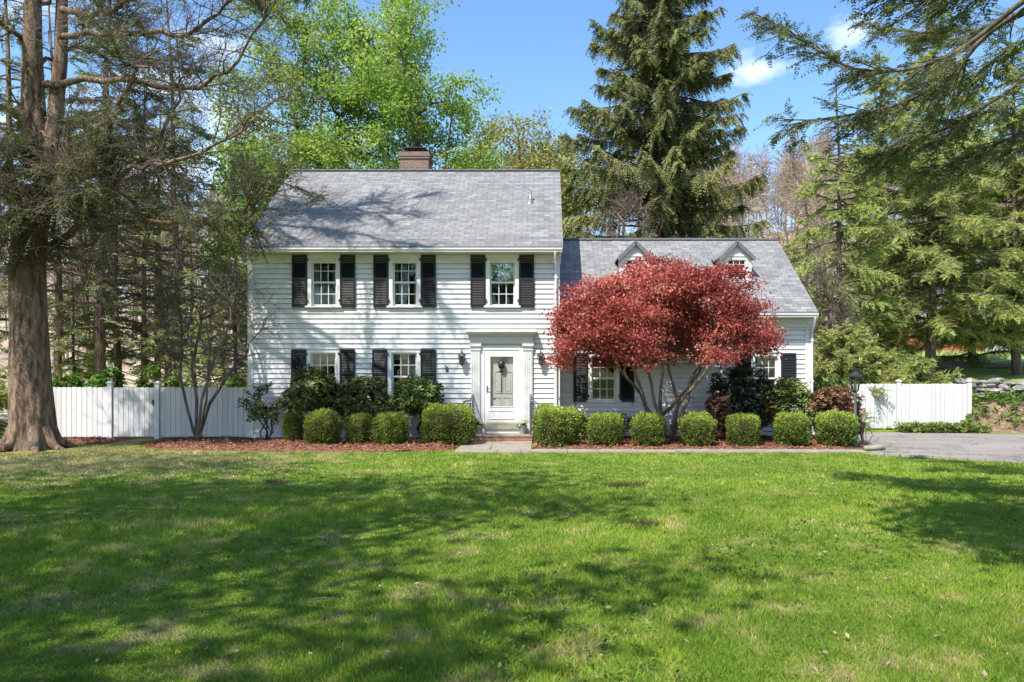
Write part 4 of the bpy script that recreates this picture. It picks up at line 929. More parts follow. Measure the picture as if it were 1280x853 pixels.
rhodo('low grey green shrub behind the boxwoods, right under the wing window', 735, 795, 514, 550, 20.7, 46, 'rhodo', n=120, dep=.4, L=.09, bias=.15)
rhodo('dark round holly bush left of the right wing window', 888, 968, 449, 545, 20.6, 47, 'holly', n=620, per=9, L=.085, W=.05, dep=.75, shell=.35, th=-.9, flat=-1, name='holly_bush')
rhodo('bronze and green shrub below the dark round holly', 882, 962, 486, 555, 19.9, 48, 'copper', n=300, L=.10, W=.045, dep=.5, bias=-.2, flat=-1, name='pieris_shrub')
rhodo('bright green leafy shrub under the right wing window', 950, 1022, 474, 550, 20.3, 49, 'light_rhodo', n=330, bias=.12, L=.12, dep=.6)
rhodo('coppery leaved shrub left of the lamp post', 1008, 1076, 480, 550, 19.9, 50, 'copper', n=270, L=.09, W=.04, dep=.6, bias=.08, name='pieris_shrub')
rhodo('thin pinkish shrub between lamp post and driveway', 1062, 1101, 500, 556, 19.3, 51, 'copper', n=110, per=8, L=.08, W=.04, dep=.4, th=-.1, name='pieris_shrub', bias=.1)
rhodo('spreading green shrub behind the lamp post at the wing corner', 1000, 1068, 468, 520, 22.4, 52, 'light_rhodo', n=170, L=.11, dep=.6, bias=-.1)
for i, (a, b, t) in enumerate(((60, 112, 462), (105, 165, 459), (158, 215, 461), (205, 262, 466), (275, 312, 468))):
    rhodo(['leafy green shrub showing over the fence beside the big trunk', 'leafy green shrub showing over the fence behind the gate hinge post', 'leafy green shrub showing over the fence behind the gate', 'leafy green shrub showing over the fence behind the bare multi stemmed tree', 'bright green shrub showing over the fence at the house corner'][i], a, b, t, 560, 23.4, 60 + i, 'hedge_leaf', n=190, per=8, L=.12, W=.06, dep=.7, name='hedge_shrub', group='shrubs behind the left fence')
# ground cover in front of the right fence
g = G(); rng = np.random.default_rng(70); n = 420; C = np.c_[rng.uniform(PX(1128, 23.6), PX(1232, 23.6), n), rng.uniform(23.3, 24.3, n), rng.uniform(.03, .24, n)]; whorls(g, rng, C, UP + rng.normal(0, .4, C.shape), 7, .14, .05, .5)
tag(g.build('ground_cover', M['light_rhodo']), 'low green leafy ground cover at the foot of the right fence', 'ground cover', kind='stuff')
g = G(); n = 1000; X = rng.uniform(13.6, 26, n); Y = 27.0 - 3.0 * rng.uniform(0, 1, n) ** 2.2; C = np.c_[X, Y, bank_z(X, Y) + rng.uniform(.02, .28, n)]; whorls(g, rng, C, UP + rng.normal(0, .4, C.shape), 7, .16, .07, .5)
tag(g.build('bank_plants', M['hedge_leaf']), 'bright green weeds growing along the foot of the stone wall', 'plants', kind='stuff')
g = G(); n = 9000; X = rng.uniform(13.2, 27, n); Y = rng.uniform(23.7, 26.2, n); C = np.c_[X, Y, bank_z(X, Y) + rng.uniform(0, .05, n)]
g.leaves(C, rng.normal(size=C.shape) * (1, 1, .35) - np.array((0, .4, .2)), rng.normal(size=C.shape) + UP, rng.uniform(.15, .45, n), np.full(n, .018), rng.uniform(0, 1, n))
tag(g.build('dry_grass', M['dry_blade']), 'flattened dry brown grass on the bank right of the fence', 'grass', kind='stuff')
# dry-stone wall on the bank
g = G(); rng = np.random.default_rng(71)
for row in range(6):
    x = 13.4 + rng.uniform(0, .2)
    while x < 30:
        wd = rng.uniform(.15, .62); h = rng.uniform(.10, .2); zz = bank_z(np.array(x + .2), np.array(27.0)) + row * .125 + rng.uniform(-.03, .03); sz = np.array((wd / 2 * 1.05, rng.uniform(.15, .25), h / 2 * 1.15)); c = np.array((x + wd / 2, 27.1 + rng.normal(0, .06) + row * .03, zz + h / 2)); tl = rng.normal(0, .12)
        u = []
        for i in range(6):
            for j in range(9):
                a, b = math.pi * i / 5, 2 * math.pi * j / 9; d = np.array((math.sin(a) * math.cos(b), math.sin(a) * math.sin(b), math.cos(a))); d /= np.sum(np.abs(d) ** 3.5) ** (1 / 3.5); q = d * sz * rng.uniform(.75, 1.12); u.append(c + np.array((q[0], q[1], q[2] + q[0] * tl)))
        g.add(u, [[i * 9 + j, (i + 1) * 9 + j, (i + 1) * 9 + (j + 1) % 9, i * 9 + (j + 1) % 9] for i in range(5) for j in range(9)]); x += wd
tag(g.build('stone_wall', M['rock']), 'low dry stone wall on the bank right of the fence', 'stone wall')

# ------------------------------------------------------------------ red maple in the front bed
def red_maple():
    Y = 19.7; base = np.array((PX(836, Y), Y, 0)); rng = np.random.default_rng(81)
    o = thing('red_maple', 'red leaved spreading maple with many tan stems before the wing', 'tree', tuple(base))
    q = lambda *p: [PP(x, y, Y + d) for (x, y, d) in p]
    stems = [q((832, 552, 0), (812, 520, .1), (797, 480, .2), (778, 440, .2), (770, 415, .2)), q((829, 553, 0), (826, 515, -.1), (826, 470, -.1), (830, 425, -.2)),
             q((838, 552, .05), (852, 520, .1), (862, 480, 0), (888, 445, -.2)), q((834, 553, .1), (818, 500, -.3), (806, 460, -.5), (790, 430, -.8)),
             q((836, 552, -.1), (850, 505, -.4), (880, 465, -.7), (905, 430, -.9)), q((840, 552, 0), (846, 500, .5), (835, 450, .8), (842, 415, 1.0)), q((812, 545, .1), (842, 505, .05), (872, 470, .2), (893, 430, .4)),
             q((834, 552, .1), (805, 505, .5), (770, 450, .9))]
    def curl(st):
        st = np.array(st); t = np.linspace(0, 1, len(st)); tt = np.linspace(0, 1, 11); P = np.stack([np.interp(tt, t, st[:, i]) for i in range(3)], 1)
        a, b = rng.uniform(0, 6.28, 2); P[:, 0] += .075 * np.sin(tt * 9 + a) * tt; P[:, 1] += .07 * np.sin(tt * 8 + b) * tt; P[1:-1] += rng.normal(0, .022, (9, 3)); return list(P)
    stems = [curl(q_) for q_ in stems]
    n = 760; C = np.zeros((0, 3))
    cx, cz = PX(829, Y), 2.35
    while len(C) < n:
        th = rng.uniform(0, 2 * np.pi, 3000); r = np.sqrt(rng.uniform(0, 1, 3000)); 
        rx, ry = 2.72, 2.0; x = r * np.cos(th); y = r * np.sin(th)
        top = 2.15 * np.maximum(0, 1 - r ** 3.0) ** .42 + .08; bot = -.34 + .32 * r ** 2 - .45 * r ** 4
        lump = 1 + .08 * vnoise(np.c_[x * 3.4, y * 3.4, 0 * x], 5, 2.0)
        bot = bot + .32 * np.clip((x - .45) * 4, 0, 1); f = rng.uniform(0, 1, 3000) ** .7; z = bot + (top * lump - bot) * f
        p = np.c_[cx + x * rx * lump, Y + .05 + y * ry, cz + z]; ok = (vnoise(p, 82, 3.0) > -.5) & ((f > .35) | (r > .55) | (rng.uniform(size=3000) < .35))
        C = np.concatenate([C, p[ok & (p[:, 1] < 21.55)]])
    C = C[:n]
    w = G(); A, par, R, ix, tips = fill_tree(rng, stems, C, .28, .22, .0042, 2.25, .35, .9); R = np.clip(R, .0042, .08); ns_ = A[:, 2] < 2.0; R[ns_] = np.maximum(R[ns_], .030 + .016 * (2 - A[ns_, 2])); tree_wood(w, A, par, R, ix, .02); w.build('trunk', M['maple_bark'], o)
    f = G(); leaf_clusters(f, rng, A[tips], 92, .16, .074, .050, .35, 83, .34, 1.8, squash=.5); f.build('crown', M['red_leaf'], o)
red_maple()

# bare multi-stemmed tree before the left fence
def bare_tree():
    Y = 20.3; b = np.array((PX(246, Y), Y, .05)); rng = np.random.default_rng(91); o = thing('bare_tree', 'leafless multi stemmed small tree in front of the left fence', 'tree', tuple(b))
    q = lambda *p: [PP(x, y, Y + d) for (x, y, d) in p]
    st = [q((244, 547, 0), (234, 510, .1), (225, 470, .1), (228, 420, .2), (222, 370, .2)), q((247, 547, 0), (252, 500, -.2), (268, 450, -.3), (285, 410, -.4)), q((249, 547, 0), (262, 505, .2), (285, 470, .3), (310, 440, .2)), q((245, 547, 0), (246, 500, .3), (240, 460, .4), (252, 400, .5)), q((248, 547, .1), (258, 500, -.5), (262, 440, -.8), (256, 380, -.9))]
    C = blob_points(rng, 190, PP(268, 410, Y), (1.75, 1.4, 1.55), .35, 92, 1.5, -.6)
    C[:, 2] = np.maximum(C[:, 2], PZ(470, Y)); w = G(); A, par, R, ix, tips = fill_tree(rng, st, C, .3, .2, .0085, 2.2, .35, 1.2); R = np.minimum(R * .85, .046); tree_wood(w, A, par, R, ix)
    w.build('trunk', M['twig_bark'], o); t = G(); fine_twigs(t, rng, A[tips], nrm(A[tips] - A[par[tips]]), .42, .0065, 3, 2); t.build('twigs', M['twig_bark'], o)
bare_tree()

# ------------------------------------------------------------------ the big old conifer at left
def big_conifer():
    Y = 18.3; b = np.array((PX(40, Y), Y, 0)); rng = np.random.default_rng(101)
    o = thing('hemlock_tree', 'huge old conifer with thick rough trunk at left edge of lawn', 'tree', tuple(b))
    w = G(); z = np.array([-.1, .08, .25, .5, .9, 1.5, 2.5, 3.5, 4.5, 5.5, 6.2]); cx = b[0] + np.array([0, 0, 0, 0, -.02, -.04, -.06, -.1, -.1, -.02, .03]); r = np.array([.57, .53, .49, .46, .44, .415, .39, .37, .36, .37, .39])
    zz = np.linspace(-.1, 6.2, 60); w.sweep(np.c_[np.interp(zz, z, cx), np.full(60, Y), zz], np.interp(zz, z, r), 48, bark=.06, seed=3)
    for k, a in enumerate((-2.6, -1.9, -.9, -.2, .6, 2.2)):
        d = np.array((math.cos(a), math.sin(a), 0)); w.sweep([b + d * .35 + UP * .5, b + d * .52 + UP * .16, b + d * (.72 + .08 * (k % 3)) + UP * .03, b + d * 1.05 - UP * .08], [.17, .12, .08, .04], 10, bark=.08, seed=k)
    l1 = [PP(48, 215, Y), PP(42, 150, Y), PP(40, 60, Y - .1), PP(42, -60, Y - .2), PP(38, -250, Y - .3), PP(40, -420, Y)]; l2 = [PP(56, 225, Y), PP(68, 160, Y + .1), PP(76, 70, Y + .2), PP(78, -50, Y + .3), PP(86, -220, Y + .4), PP(90, -340, Y)]
    for l, r0 in ((l1, .31), (l2, .22)):
        t = np.linspace(0, 1, len(l)); tt = np.linspace(0, 1, 24); P = np.stack([np.interp(tt, t, np.array(l)[:, i]) for i in range(3)], 1); w.sweep(P, r0 * (1 - .85 * tt), 16, bark=.06, seed=int(r0 * 100))
    LM = [([(48, 290), (105, 190), (134, 155), (150, 138), (168, 95), (200, 60)], 18.3, 16.2, .15, .6), ([(46, 325), (105, 270), (140, 239), (158, 211), (190, 190), (225, 116), (235, 90)], 18.3, 16.6, .13, .15), ([(53, 105), (105, 102), (169, 98), (228, 112), (260, 109), (299, 70), (348, -5)], 18.3, 15.5, .12, .05),
          ([(77, 46), (133, 40), (197, 44), (246, 39), (292, -2), (330, -60)], 18.3, 15.8, .11, .1), ([(78, 12), (116, 17), (165, 3), (230, -30), (300, -50)], 18.4, 15.5, .11, .5), ([(53, 258), (140, 276), (246, 279), (300, 262), (345, 225)], 18.3, 16.5, .08, .7), ([(158, 211), (197, 204), (246, 192), (299, 163), (345, 120)], 17.2, 15.8, .07, .05),
          ([(30, 150), (0, 130), (-60, 140), (-140, 170)], 18.3, 17.0, .1, 1), ([(30, 230), (-10, 250), (-70, 290)], 18.3, 17.4, .08, 1), ([(48, 240), (90, 258), (150, 300), (200, 330)], 18.3, 19.5, .06, .9), ([(50, 190), (90, 185), (150, 190), (210, 215), (260, 240)], 18.3, 19.6, .07, .8),
          ([(40, 60), (-10, 20), (-80, 10)], 18.3, 16.5, .1, 1), ([(40, -100), (110, -140), (220, -170), (320, -150)], 18.3, 16.5, .12, .7), ([(80, -150), (170, -220), (290, -240)], 18.3, 17.5, .1, .8), ([(40, -200), (-60, -230), (-150, -210)], 18.3, 17.8, .1, 1), ([(50, 80), (95, 60), (140, 75), (180, 65)], 18.3, 20, .07, .9), ([(60, -60), (160, -100), (280, -90), (380, -110)], 18.3, 19.5, .1, .5),
          ([(40, 180), (10, 200), (-20, 235)], 18.0, 17.2, .03, 1), ([(50, 225), (82, 240), (112, 238)], 18.0, 17.2, .03, 1), ([(40, 250), (20, 270), (0, 285)], 18.0, 17.2, .03, 1), ([(45, 200), (25, 215), (5, 250)], 18.0, 17.0, .03, 1), ([(50, 165), (75, 185), (100, 215)], 18.0, 17.2, .03, 1), ([(40, 235), (50, 262), (45, 290)], 18.0, 17.2, .02, .8), ([(35, 150), (25, 180), (40, 205)], 18.0, 17.2, .02, .8),
          ([(45, 290), (80, 318), (110, 350)], 18.3, 17.6, .03, .6), ([(35, 210), (60, 235), (100, 228), (120, 235)], 18.0, 16.5, .05, .9), ([(30, 270), (5, 300), (-30, 330)], 18.2, 17.0, .05, 1), ([(40, 20), (70, -10), (140, -40), (200, -45)], 18.3, 20, .1, .8)]
    fol = G(); tw = G(); twB = []; twD = []; sA = []; sD = []; sL = []; sT = []
    for k, (pt, y0, y1, r0, lf) in enumerate(LM):
        m = len(pt); P = np.array([PP(x, y, y0 + (y1 - y0) * i / (m - 1)) for i, (x, y) in enumerate(pt)]); t = np.linspace(0, 1, m); tt = np.linspace(0, 1, 18); P = np.stack([np.interp(tt, t, P[:, i]) for i in range(3)], 1)
        P[1:-1] += rng.normal(0, .045, (16, 3)); w.sweep(P, r0 * .66 * (1 - tt) ** .8 + .008, 8, bark=.06, seed=k)
        # secondary boughs
        L = np.linalg.norm(np.diff(P, axis=0), axis=1).sum(); ns = int(L * 4.6) + 3; ti = rng.uniform(.15, 1, ns); B = np.stack([np.interp(ti, tt, P[:, i]) for i in range(3)], 1); T = nrm(np.stack([np.interp(ti, tt, np.gradient(P[:, i])) for i in range(3)], 1))
        D = nrm(T * .7 + rng.normal(0, .7, B.shape) + UP * .1); l = rng.uniform(.5, 1.5, ns) * (1.3 - .6 * ti)
        mid = B + D * l[:, None] * .5 + rng.normal(0, .08, B.shape); D2 = nrm(D + rng.normal(0, .3, B.shape) - UP * .1); E = mid + D2 * l[:, None] * .5
        w.segs(B, mid, np.full(ns, .016), np.full(ns, .011), 4); w.segs(mid, E, np.full(ns, .011), np.full(ns, .006), 4)
        twB += [mid, E]; twD += [D, D2]
        ok = rng.uniform(size=ns) < lf * .5
        for (b_, d_) in ((B[ok], D[ok]), (mid[ok], D2[ok])):
            n2 = 13; bb = np.repeat(b_, n2, 0) + np.repeat(d_, n2, 0) * rng.uniform(0, .6, (len(b_) * n2, 1)); dd = nrm(np.repeat(d_, n2, 0) + rng.normal(0, .7, bb.shape) * (1, 1, .5) - UP * .15); sA.append(bb); sD.append(dd); sL.append(rng.uniform(.3, .75, len(bb))); sT.append(np.clip(.45 + rng.normal(0, .2, len(bb)), 0, 1))
    B = np.concatenate(twB); D = np.concatenate(twD); fine_twigs(tw, rng, B, D, .55, .0062, 3, 2)
    A = np.concatenate(sA); D = np.concatenate(sD); l = np.concatenate(sL); T = np.concatenate(sT)
    tw.segs(A, A + D * l[:, None], np.full(len(A), .005), np.full(len(A), .002), 3)
    sprays(fol, rng, A, D, l, 8, .105, .026, hang=.2, tint=T)
    w.build('trunk', M['pine_bark'], o); tw.build('twigs', M['twig_bark'], o); fol.build('crown', M['dark_hemlock'], o)
big_conifer()

# ------------------------------------------------------------------ conifers in the wood beyond the left fence
pine_prof = lambda u: (1 - u) ** .7 * (.55 + .45 * min(1, u * 5))
pinesA = conifer(201, 17, 3.0, 3.2, 58, pine_prof, .10, .35, .12, 6.5, .85, .12, 6, .17, .045, .155, (.4, .2), .2, -.55)
pA = plant('pine_tree', 'slender conifer with bare lower trunk just right of the huge trunk', 'tree', (PX(122, 27), 27, 0), pinesA[0], pinesA[1], M['pine_bark'], M['pine'], 'conifers in the wood beyond the left fence')
pinesB = conifer(202, 15, 2.6, 2.9, 54, pine_prof, .06, .25, .1, 6.5, .8, .1, 6, .17, .045, .13, (-.5, 0), .25, -.5)
pB = plant('pine_tree', 'slender leaning conifer behind the fence gate', 'tree', (PX(148, 29), 29, 0), pinesB[0], pinesB[1], M['pine_bark'], M['pine'], 'conifers in the wood beyond the left fence')
for (px, Y, src, s, rz, lab) in ((180, 29, pB, .9, 2.1, 'slender conifer rising from the right gate post'), (196, 33, pA, .85, 1.2, 'pale trunked conifer right of the gate, behind another'), (224, 29, pA, 1.0, 3.4, 'straight conifer behind the bare multi stemmed tree'),
                                 (74, 26.5, pA, .9, 4.0, 'dark conifer half hidden by the huge trunk'), (243, 36, pB, .85, .7, 'short far conifer left of the house corner'), (20, 28, pA, 1.1, 2.8, 'dark conifer left of the huge trunk'), (-40, 25, pB, 1.1, .3, 'conifer at the far left beyond the huge trunk')):
    dup(src, (PX(px, Y), Y, 0), rz, (s, s, s), lab)

YOUNG = []
# ------------------------------------------------------------------ leafy trees behind the house
def leafy(name, label, loc, seed, H, clear, cen, rad, n, per, sig, L, W, mat, barkm='bark', tr=.3, bias=0, th=-.3, nf=.9, shell=.4, group=None, forks=3, twigs=0):
    rng = np.random.default_rng(seed); o = thing(name, label, 'tree', loc, group)
    stems = [[np.array((0., 0, -.1)), np.array((.05, 0, clear * .5)), np.array((0, .1, clear))]]
    for k in range(forks):
        a = k * 6.283 / forks + rng.uniform(0, 1); e = np.array((math.cos(a), math.sin(a), 0)); stems.append([np.array((0, .05, clear * .8)), np.array((0, 0, clear)) + e * rad[0] * .15 + UP * (H - clear) * .25, np.array((0, 0, clear)) + e * rad[0] * .28 + UP * (H - clear) * .62])
    C = blob_points(rng, n, cen, rad, shell, seed, nf, th)
    C = C[C[:, 2] > clear * .5]; w = G(); A, par, R, ix, tips = fill_tree(rng, stems, C, .55, .16, .013, 2.2, .28, .7); R = R * min(1, tr / R.max()) ; R = np.maximum(R, .006); 
    base = np.where(par < 0)[0]; tree_wood(w, A, par, R, ix)
    w.sweep([(0, 0, -.1), (0, 0, .3), (.05, 0, clear * .5), (0, .1, clear)], [tr * 1.4, tr * 1.1, tr, tr * .9], 12, bark=.06, seed=seed)
    if twigs: fine_twigs(w, rng, A[tips], nrm(A[tips] - A[par[tips]]), .7, .009, twigs, 2)
    w.build('trunk', M[barkm], o, org=(0, 0, 0)); f = G(); leaf_clusters(f, rng, A[tips], per, sig, L, W, .35, seed, .22, .7, bias); f.build('crown', M[mat], o, org=(0, 0, 0)); return o
for (px, Y, sd, h, lab) in ((210, 32, 351, 12, 'thin grey tree with sparse new green leaves behind the bare small tree'), (112, 31, 352, 13, 'thin grey tree with sparse new leaves between huge trunk and gate')):
    leafy('budding_tree', lab, (PX(px, Y), Y, 0), sd, h, 2.5, (0, 0, h * .62), (2.6, 2.4, h * .42), 190, 12, .3, .13, .10, 'bright_leaf', 'twig_bark', tr=.11, th=-.5, twigs=3, group='budding trees in the wood beyond the left fence', shell=.1)
for (px, Y, sc_, rz, lab) in ((93, 27, .42, 1.0, 'young light green hemlock between the huge trunk and the gate'), (130, 30, .5, 2.2, 'young light green hemlock standing behind the left gate post'), (208, 28, .45, 3.1, 'young light green hemlock right of the gate behind the fence'), (262, 27, .4, 4.4, 'young light green hemlock behind the twigs of the bare small tree'), (295, 31, .5, 5.2, 'young light green hemlock at the corner of the house')):
    YOUNG.append((px, Y, sc_, rz, lab))
leafy('maple_tree', 'big bright green spring maple behind the chimney end of the roof', (PX(532, 36), 36, 0), 301, 20, 6.5, (-1.2, 0, 13.4), (4.9, 4.2, 7.6), 560, 84, .34, .15, .115, 'bright_leaf', tr=.34, th=.18, nf=1.5, shell=.2, bias=.0)
leafy('maple_tree', 'bright green spring maple behind the left end of the roof', (PX(395, 37), 37, 0), 302, 20, 5.5, (-.3, 0, 12.8), (4.4, 4.2, 7.8), 540, 80, .34, .15, .115, 'bright_leaf', tr=.32, th=.18, nf=1.5, shell=.2, bias=.06)
leafy('maple_tree', 'lower bright green maple showing between the wood and the roof', (PX(322, 33), 33, 0), 303, 12, 3, (0, 0, 7.0), (2.7, 2.7, 4.6), 240, 46, .30, .2, .15, 'bright_leaf', tr=.2, th=.0, nf=1.5, shell=.2)
leafy('budding_tree', 'yellow green budding tree right of the chimney', (PX(640, 44), 44, 0), 311, 15, 5, (0, 0, 11.8), (3.6, 3, 4.6), 460, 34, .36, .18, .13, 'yellow_leaf', tr=.22, th=-.35, twigs=2, bias=.08)
leafy('budding_tree', 'thin yellow green budding tree beside the spruce', (PX(690, 46), 46, 0), 312, 15, 5, (0, 0, 11.2), (2.6, 2.6, 4.4), 330, 34, .34, .18, .13, 'yellow_leaf', tr=.2, th=-.35, twigs=2, bias=.05)
# the spruce
sp_prof = lambda u: max(.04, (1 - u) ** .62) * (.85 + .15 * min(1, u * 6))
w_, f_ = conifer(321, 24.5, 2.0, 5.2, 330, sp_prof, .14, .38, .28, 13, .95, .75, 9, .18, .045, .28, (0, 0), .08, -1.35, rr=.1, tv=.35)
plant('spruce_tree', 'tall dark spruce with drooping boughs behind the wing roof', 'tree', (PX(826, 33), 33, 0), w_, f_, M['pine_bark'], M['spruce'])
# dead reddish brush at its foot
leafy('dead_shrub', 'reddish brown leafless bush below the spruce behind the wing roof', (PX(790, 30), 30, 0), 322, 8, 3.5, (0, 0, 7.4), (1.4, 1.2, 1.6), 90, 8, .2, .1, .04, 'copper', 'twig_bark', tr=.1, twigs=2, bias=-.15)
# ------------------------------------------------------------------ hemlocks on the right
hm_prof = lambda u: (1 - u) ** .75 * (.7 + .3 * min(1, u * 5))
hw, hf = conifer(331, 17, 3.0, 4.6, 175, hm_prof, .04, .24, .05, 13, .85, .22, 9, .125, .032, .22, (.2, 0), .1, -.75, bias=.10, rr=.22, tv=.42)
hA = plant('hemlock_tree', 'broad light green hemlock behind the right fence', 'tree', (PX(1163, 32), 32, .5), hw, hf, M['bark'], M['hemlock'], 'hemlocks right of the house')
hw, hf = conifer(332, 14, .8, 3.4, 150, hm_prof, .06, .28, .08, 13, .8, .28, 9, .12, .031, .16, (-.2, 0), .1, -.7, bias=.06, rr=.22, tv=.42)
hB = plant('hemlock_tree', 'olive green hemlock close behind the wing gable', 'tree', (PX(1052, 31), 31, 0), hw, hf, M['bark'], M['hemlock'], 'hemlocks right of the house')
for (px, Y, src, s, rz, lab) in ((1270, 33, hA, .9, 2.0, 'light green hemlock at the right edge above the stone wall'), (1105, 38, hA, 1.05, 2.6, 'tall hemlock between the gable and the broad light hemlock'), (1215, 40, hB, 1.25, 4.1, 'hemlock standing before the far houses'), (1310, 35, hA, .95, 1.4, 'hemlock partly beyond the right edge of view'), (1010, 40, hB, .85, 5.0, 'small hemlock showing over the wing gable')):
    dup(src, (PX(px, Y), Y, .8 if Y > 30 and px > 1150 else 0), rz, (s, s, s), lab)
for (px, Y, sc_, rz, lab) in YOUNG: dup(hB, (PX(px, Y), Y, 0), rz, (sc_,) * 3, lab, 'young hemlocks behind the left fence')
for i, (px, Y, hgt, lab) in enumerate(((1095, 27.5, 2.6, 'feathery low evergreen behind the left half of the right fence'), (1150, 27.8, 2.3, 'feathery low evergreen behind the right half of the right fence'), (1050, 26.5, 3.3, 'feathery evergreen bush right of the wing wall'))):
    if i == 0:
        sw, sf = conifer(341, 2.6, .1, 1.8, 60, lambda u: (1 - u) ** .5, .25, .2, .05, 14, .6, .15, 8, .11, .03, .05, (0, 0), .05, -1.0, bias=.12, rr=.3, tv=.5)
        sh = plant('evergreen_bush', lab, 'bush', (PX(px, Y), Y, 0), sw, sf, M['bark'], M['hemlock'], 'low evergreens behind the right fence')
    else: dup(sh, (PX(px, Y), Y, 0), i * 2.0, (hgt / 2.6,) * 3, lab)
dup(sh, (PX(-18, 20.5), 20.5, 0), 1.0, (.75, .75, .75), 'dark low evergreen left of the huge trunk', 'low evergreens beside the huge trunk')
# dead vines / brush beside the wing gable
leafy('bare_bush', 'tangled brown leafless thicket beside the wing gable', (PX(1035, 28), 28, 0), 343, 6, 1, (0, 0, 3.4), (.8, .8, 2.8), 110, 5, .2, .09, .05, 'copper', 'twig_bark', tr=.08, twigs=3, bias=-.2)

# near hemlock whose boughs hang in at top right
def near_hemlock():
    b = np.array((7.4, 4.4, 0)); rng = np.random.default_rng(401); o = thing('hemlock_tree', 'dark hemlock whose boughs hang in at the top right corner', 'tree', tuple(b))
    w = G(); fol = G(); zz = np.linspace(-.1, 15, 24); w.sweep(np.c_[b[0] + .05 * np.sin(zz), np.full(24, b[1]), zz], .34 * (1 - zz / 16) + .02, 14, bark=.06, seed=4)
    # boughs given by a few points on the way (px, py, depth)
    BL = [[(1235, 30, 9.5), (1190, 95, 9.7), (1120, 135, 9.9), (1040, 148, 10), (985, 150, 10.2)], [(1300, -20, 9.0), (1215, 60, 9.2), (1140, 90, 9.4), (1070, 82, 9.6), (1010, 55, 9.8), (955, 22, 10)],
          [(1330, 60, 9), (1240, 130, 9.3), (1160, 170, 9.6), (1090, 200, 9.9)], [(1320, -40, 8.2), (1230, -15, 8.3), (1150, 5, 8.5), (1080, -10, 8.6)], [(1400, 120, 8.8), (1300, 160, 9), (1230, 190, 9.2), (1170, 210, 9.4)], [(1350, -90, 8), (1230, -90, 8), (1130, -60, 8.2), (1040, -50, 8.4)],
          [(1330, 20, 9.6), (1250, 70, 10.4), (1180, 140, 11), (1120, 190, 11.4)], [(1310, 0, 9.8), (1230, 45, 10.8), (1150, 40, 11.4), (1090, 30, 12)]]
    polys = [[np.array((b[0], b[1], 0)) + UP * (PZ(q[0][1], q[0][2]) + .2)] + [PP(*p) for p in q] for q in BL]
    for (zh, az, L) in ((7.5, 3.6, 6.5), (8.2, 4.0, 6.5), (7.2, 4.3, 5.5), (8.6, 3.3, 6.0), (9.2, 3.8, 6.5), (9.8, 4.3, 6), (7.9, 2.9, 5.5), (10.4, 3.5, 6), (11, 4.0, 5), (9, 2.6, 5), (8, 1.2, 4), (9, .2, 4), (10, 5.3, 4.5), (12, 2.5, 4), (12.5, 4.7, 4), (13.3, 3.6, 3), (8.8, 4.7, 5.5)):
        d = np.array((math.cos(az), math.sin(az), 0)); polys.append([b + UP * zh, b + d * L * .35 + UP * (zh + .25), b + d * L * .7 + UP * (zh + .05), b + d * L + UP * (zh - .5)])
    sA = []; sD = []; sL = []; sT = []
    for k, P in enumerate(polys):
        P = np.array(P); t = np.linspace(0, 1, len(P)); tt = np.linspace(0, 1, 22); P = np.stack([np.interp(tt, t, P[:, i]) for i in range(3)], 1); P[1:-1] += rng.normal(0, .03, (20, 3))
        # smooth
        for _ in range(2): P[1:-1] = (P[:-2] + 2 * P[1:-1] + P[2:]) / 4
        w.sweep(P, .034 * (1 - tt) + .006, 6); L = np.linalg.norm(np.diff(P, axis=0), axis=1).sum()
        ns = int(L * 8); ti = rng.uniform(.3, 1, ns); B = np.stack([np.interp(ti, tt, P[:, i]) for i in range(3)], 1); T = nrm(np.stack([np.interp(ti, tt, np.gradient(P[:, i])) for i in range(3)], 1)); S = nrm(np.cross(T, UP)) * np.where(rng.uniform(size=ns) < .5, 1, -1)[:, None]
        D = nrm(T * .7 + S * rng.uniform(.3, 1, (ns, 1)) + UP * rng.normal(-.12, .28, (ns, 1))); l = rng.uniform(.35, .95, ns) * (1.25 - .7 * ti)
        E = B + D * l[:, None] - UP * (.12 * l[:, None]); w.segs(B, E, np.full(ns, .008), np.full(ns, .003), 4)
        n2 = 7; q = rng.uniform(.05, 1, (ns, n2, 1)); bb = (B[:, None] + (E - B)[:, None] * q).reshape(-1, 3); S2 = nrm(np.cross(np.repeat(D, n2, 0), UP)) * np.where(rng.uniform(size=ns * n2) < .5, 1, -1)[:, None]
        dd = nrm(np.repeat(D, n2, 0) * .8 + S2 * .8 + rng.normal(0, .22, bb.shape) - UP * .15); ok = rng.uniform(size=len(bb)) < .85
        sA.append(bb[ok]); sD.append(dd[ok]); sL.append(rng.uniform(.12, .3, ok.sum())); sT.append(np.clip(.42 + rng.normal(0, .2, ok.sum()), 0, 1))
    A = np.concatenate(sA); D = np.concatenate(sD); l = np.concatenate(sL); T = np.concatenate(sT); w.segs(A, A + D * l[:, None], np.full(len(A), .0025), np.full(len(A), .0012), 3)
    sprays(fol, rng, A, D, l, 7, .060, .019, hang=.15, tint=T, ang=.95)
    w.build('trunk', M['bark'], o); fol.build('crown', M['dark_hemlock'], o)
near_hemlock()

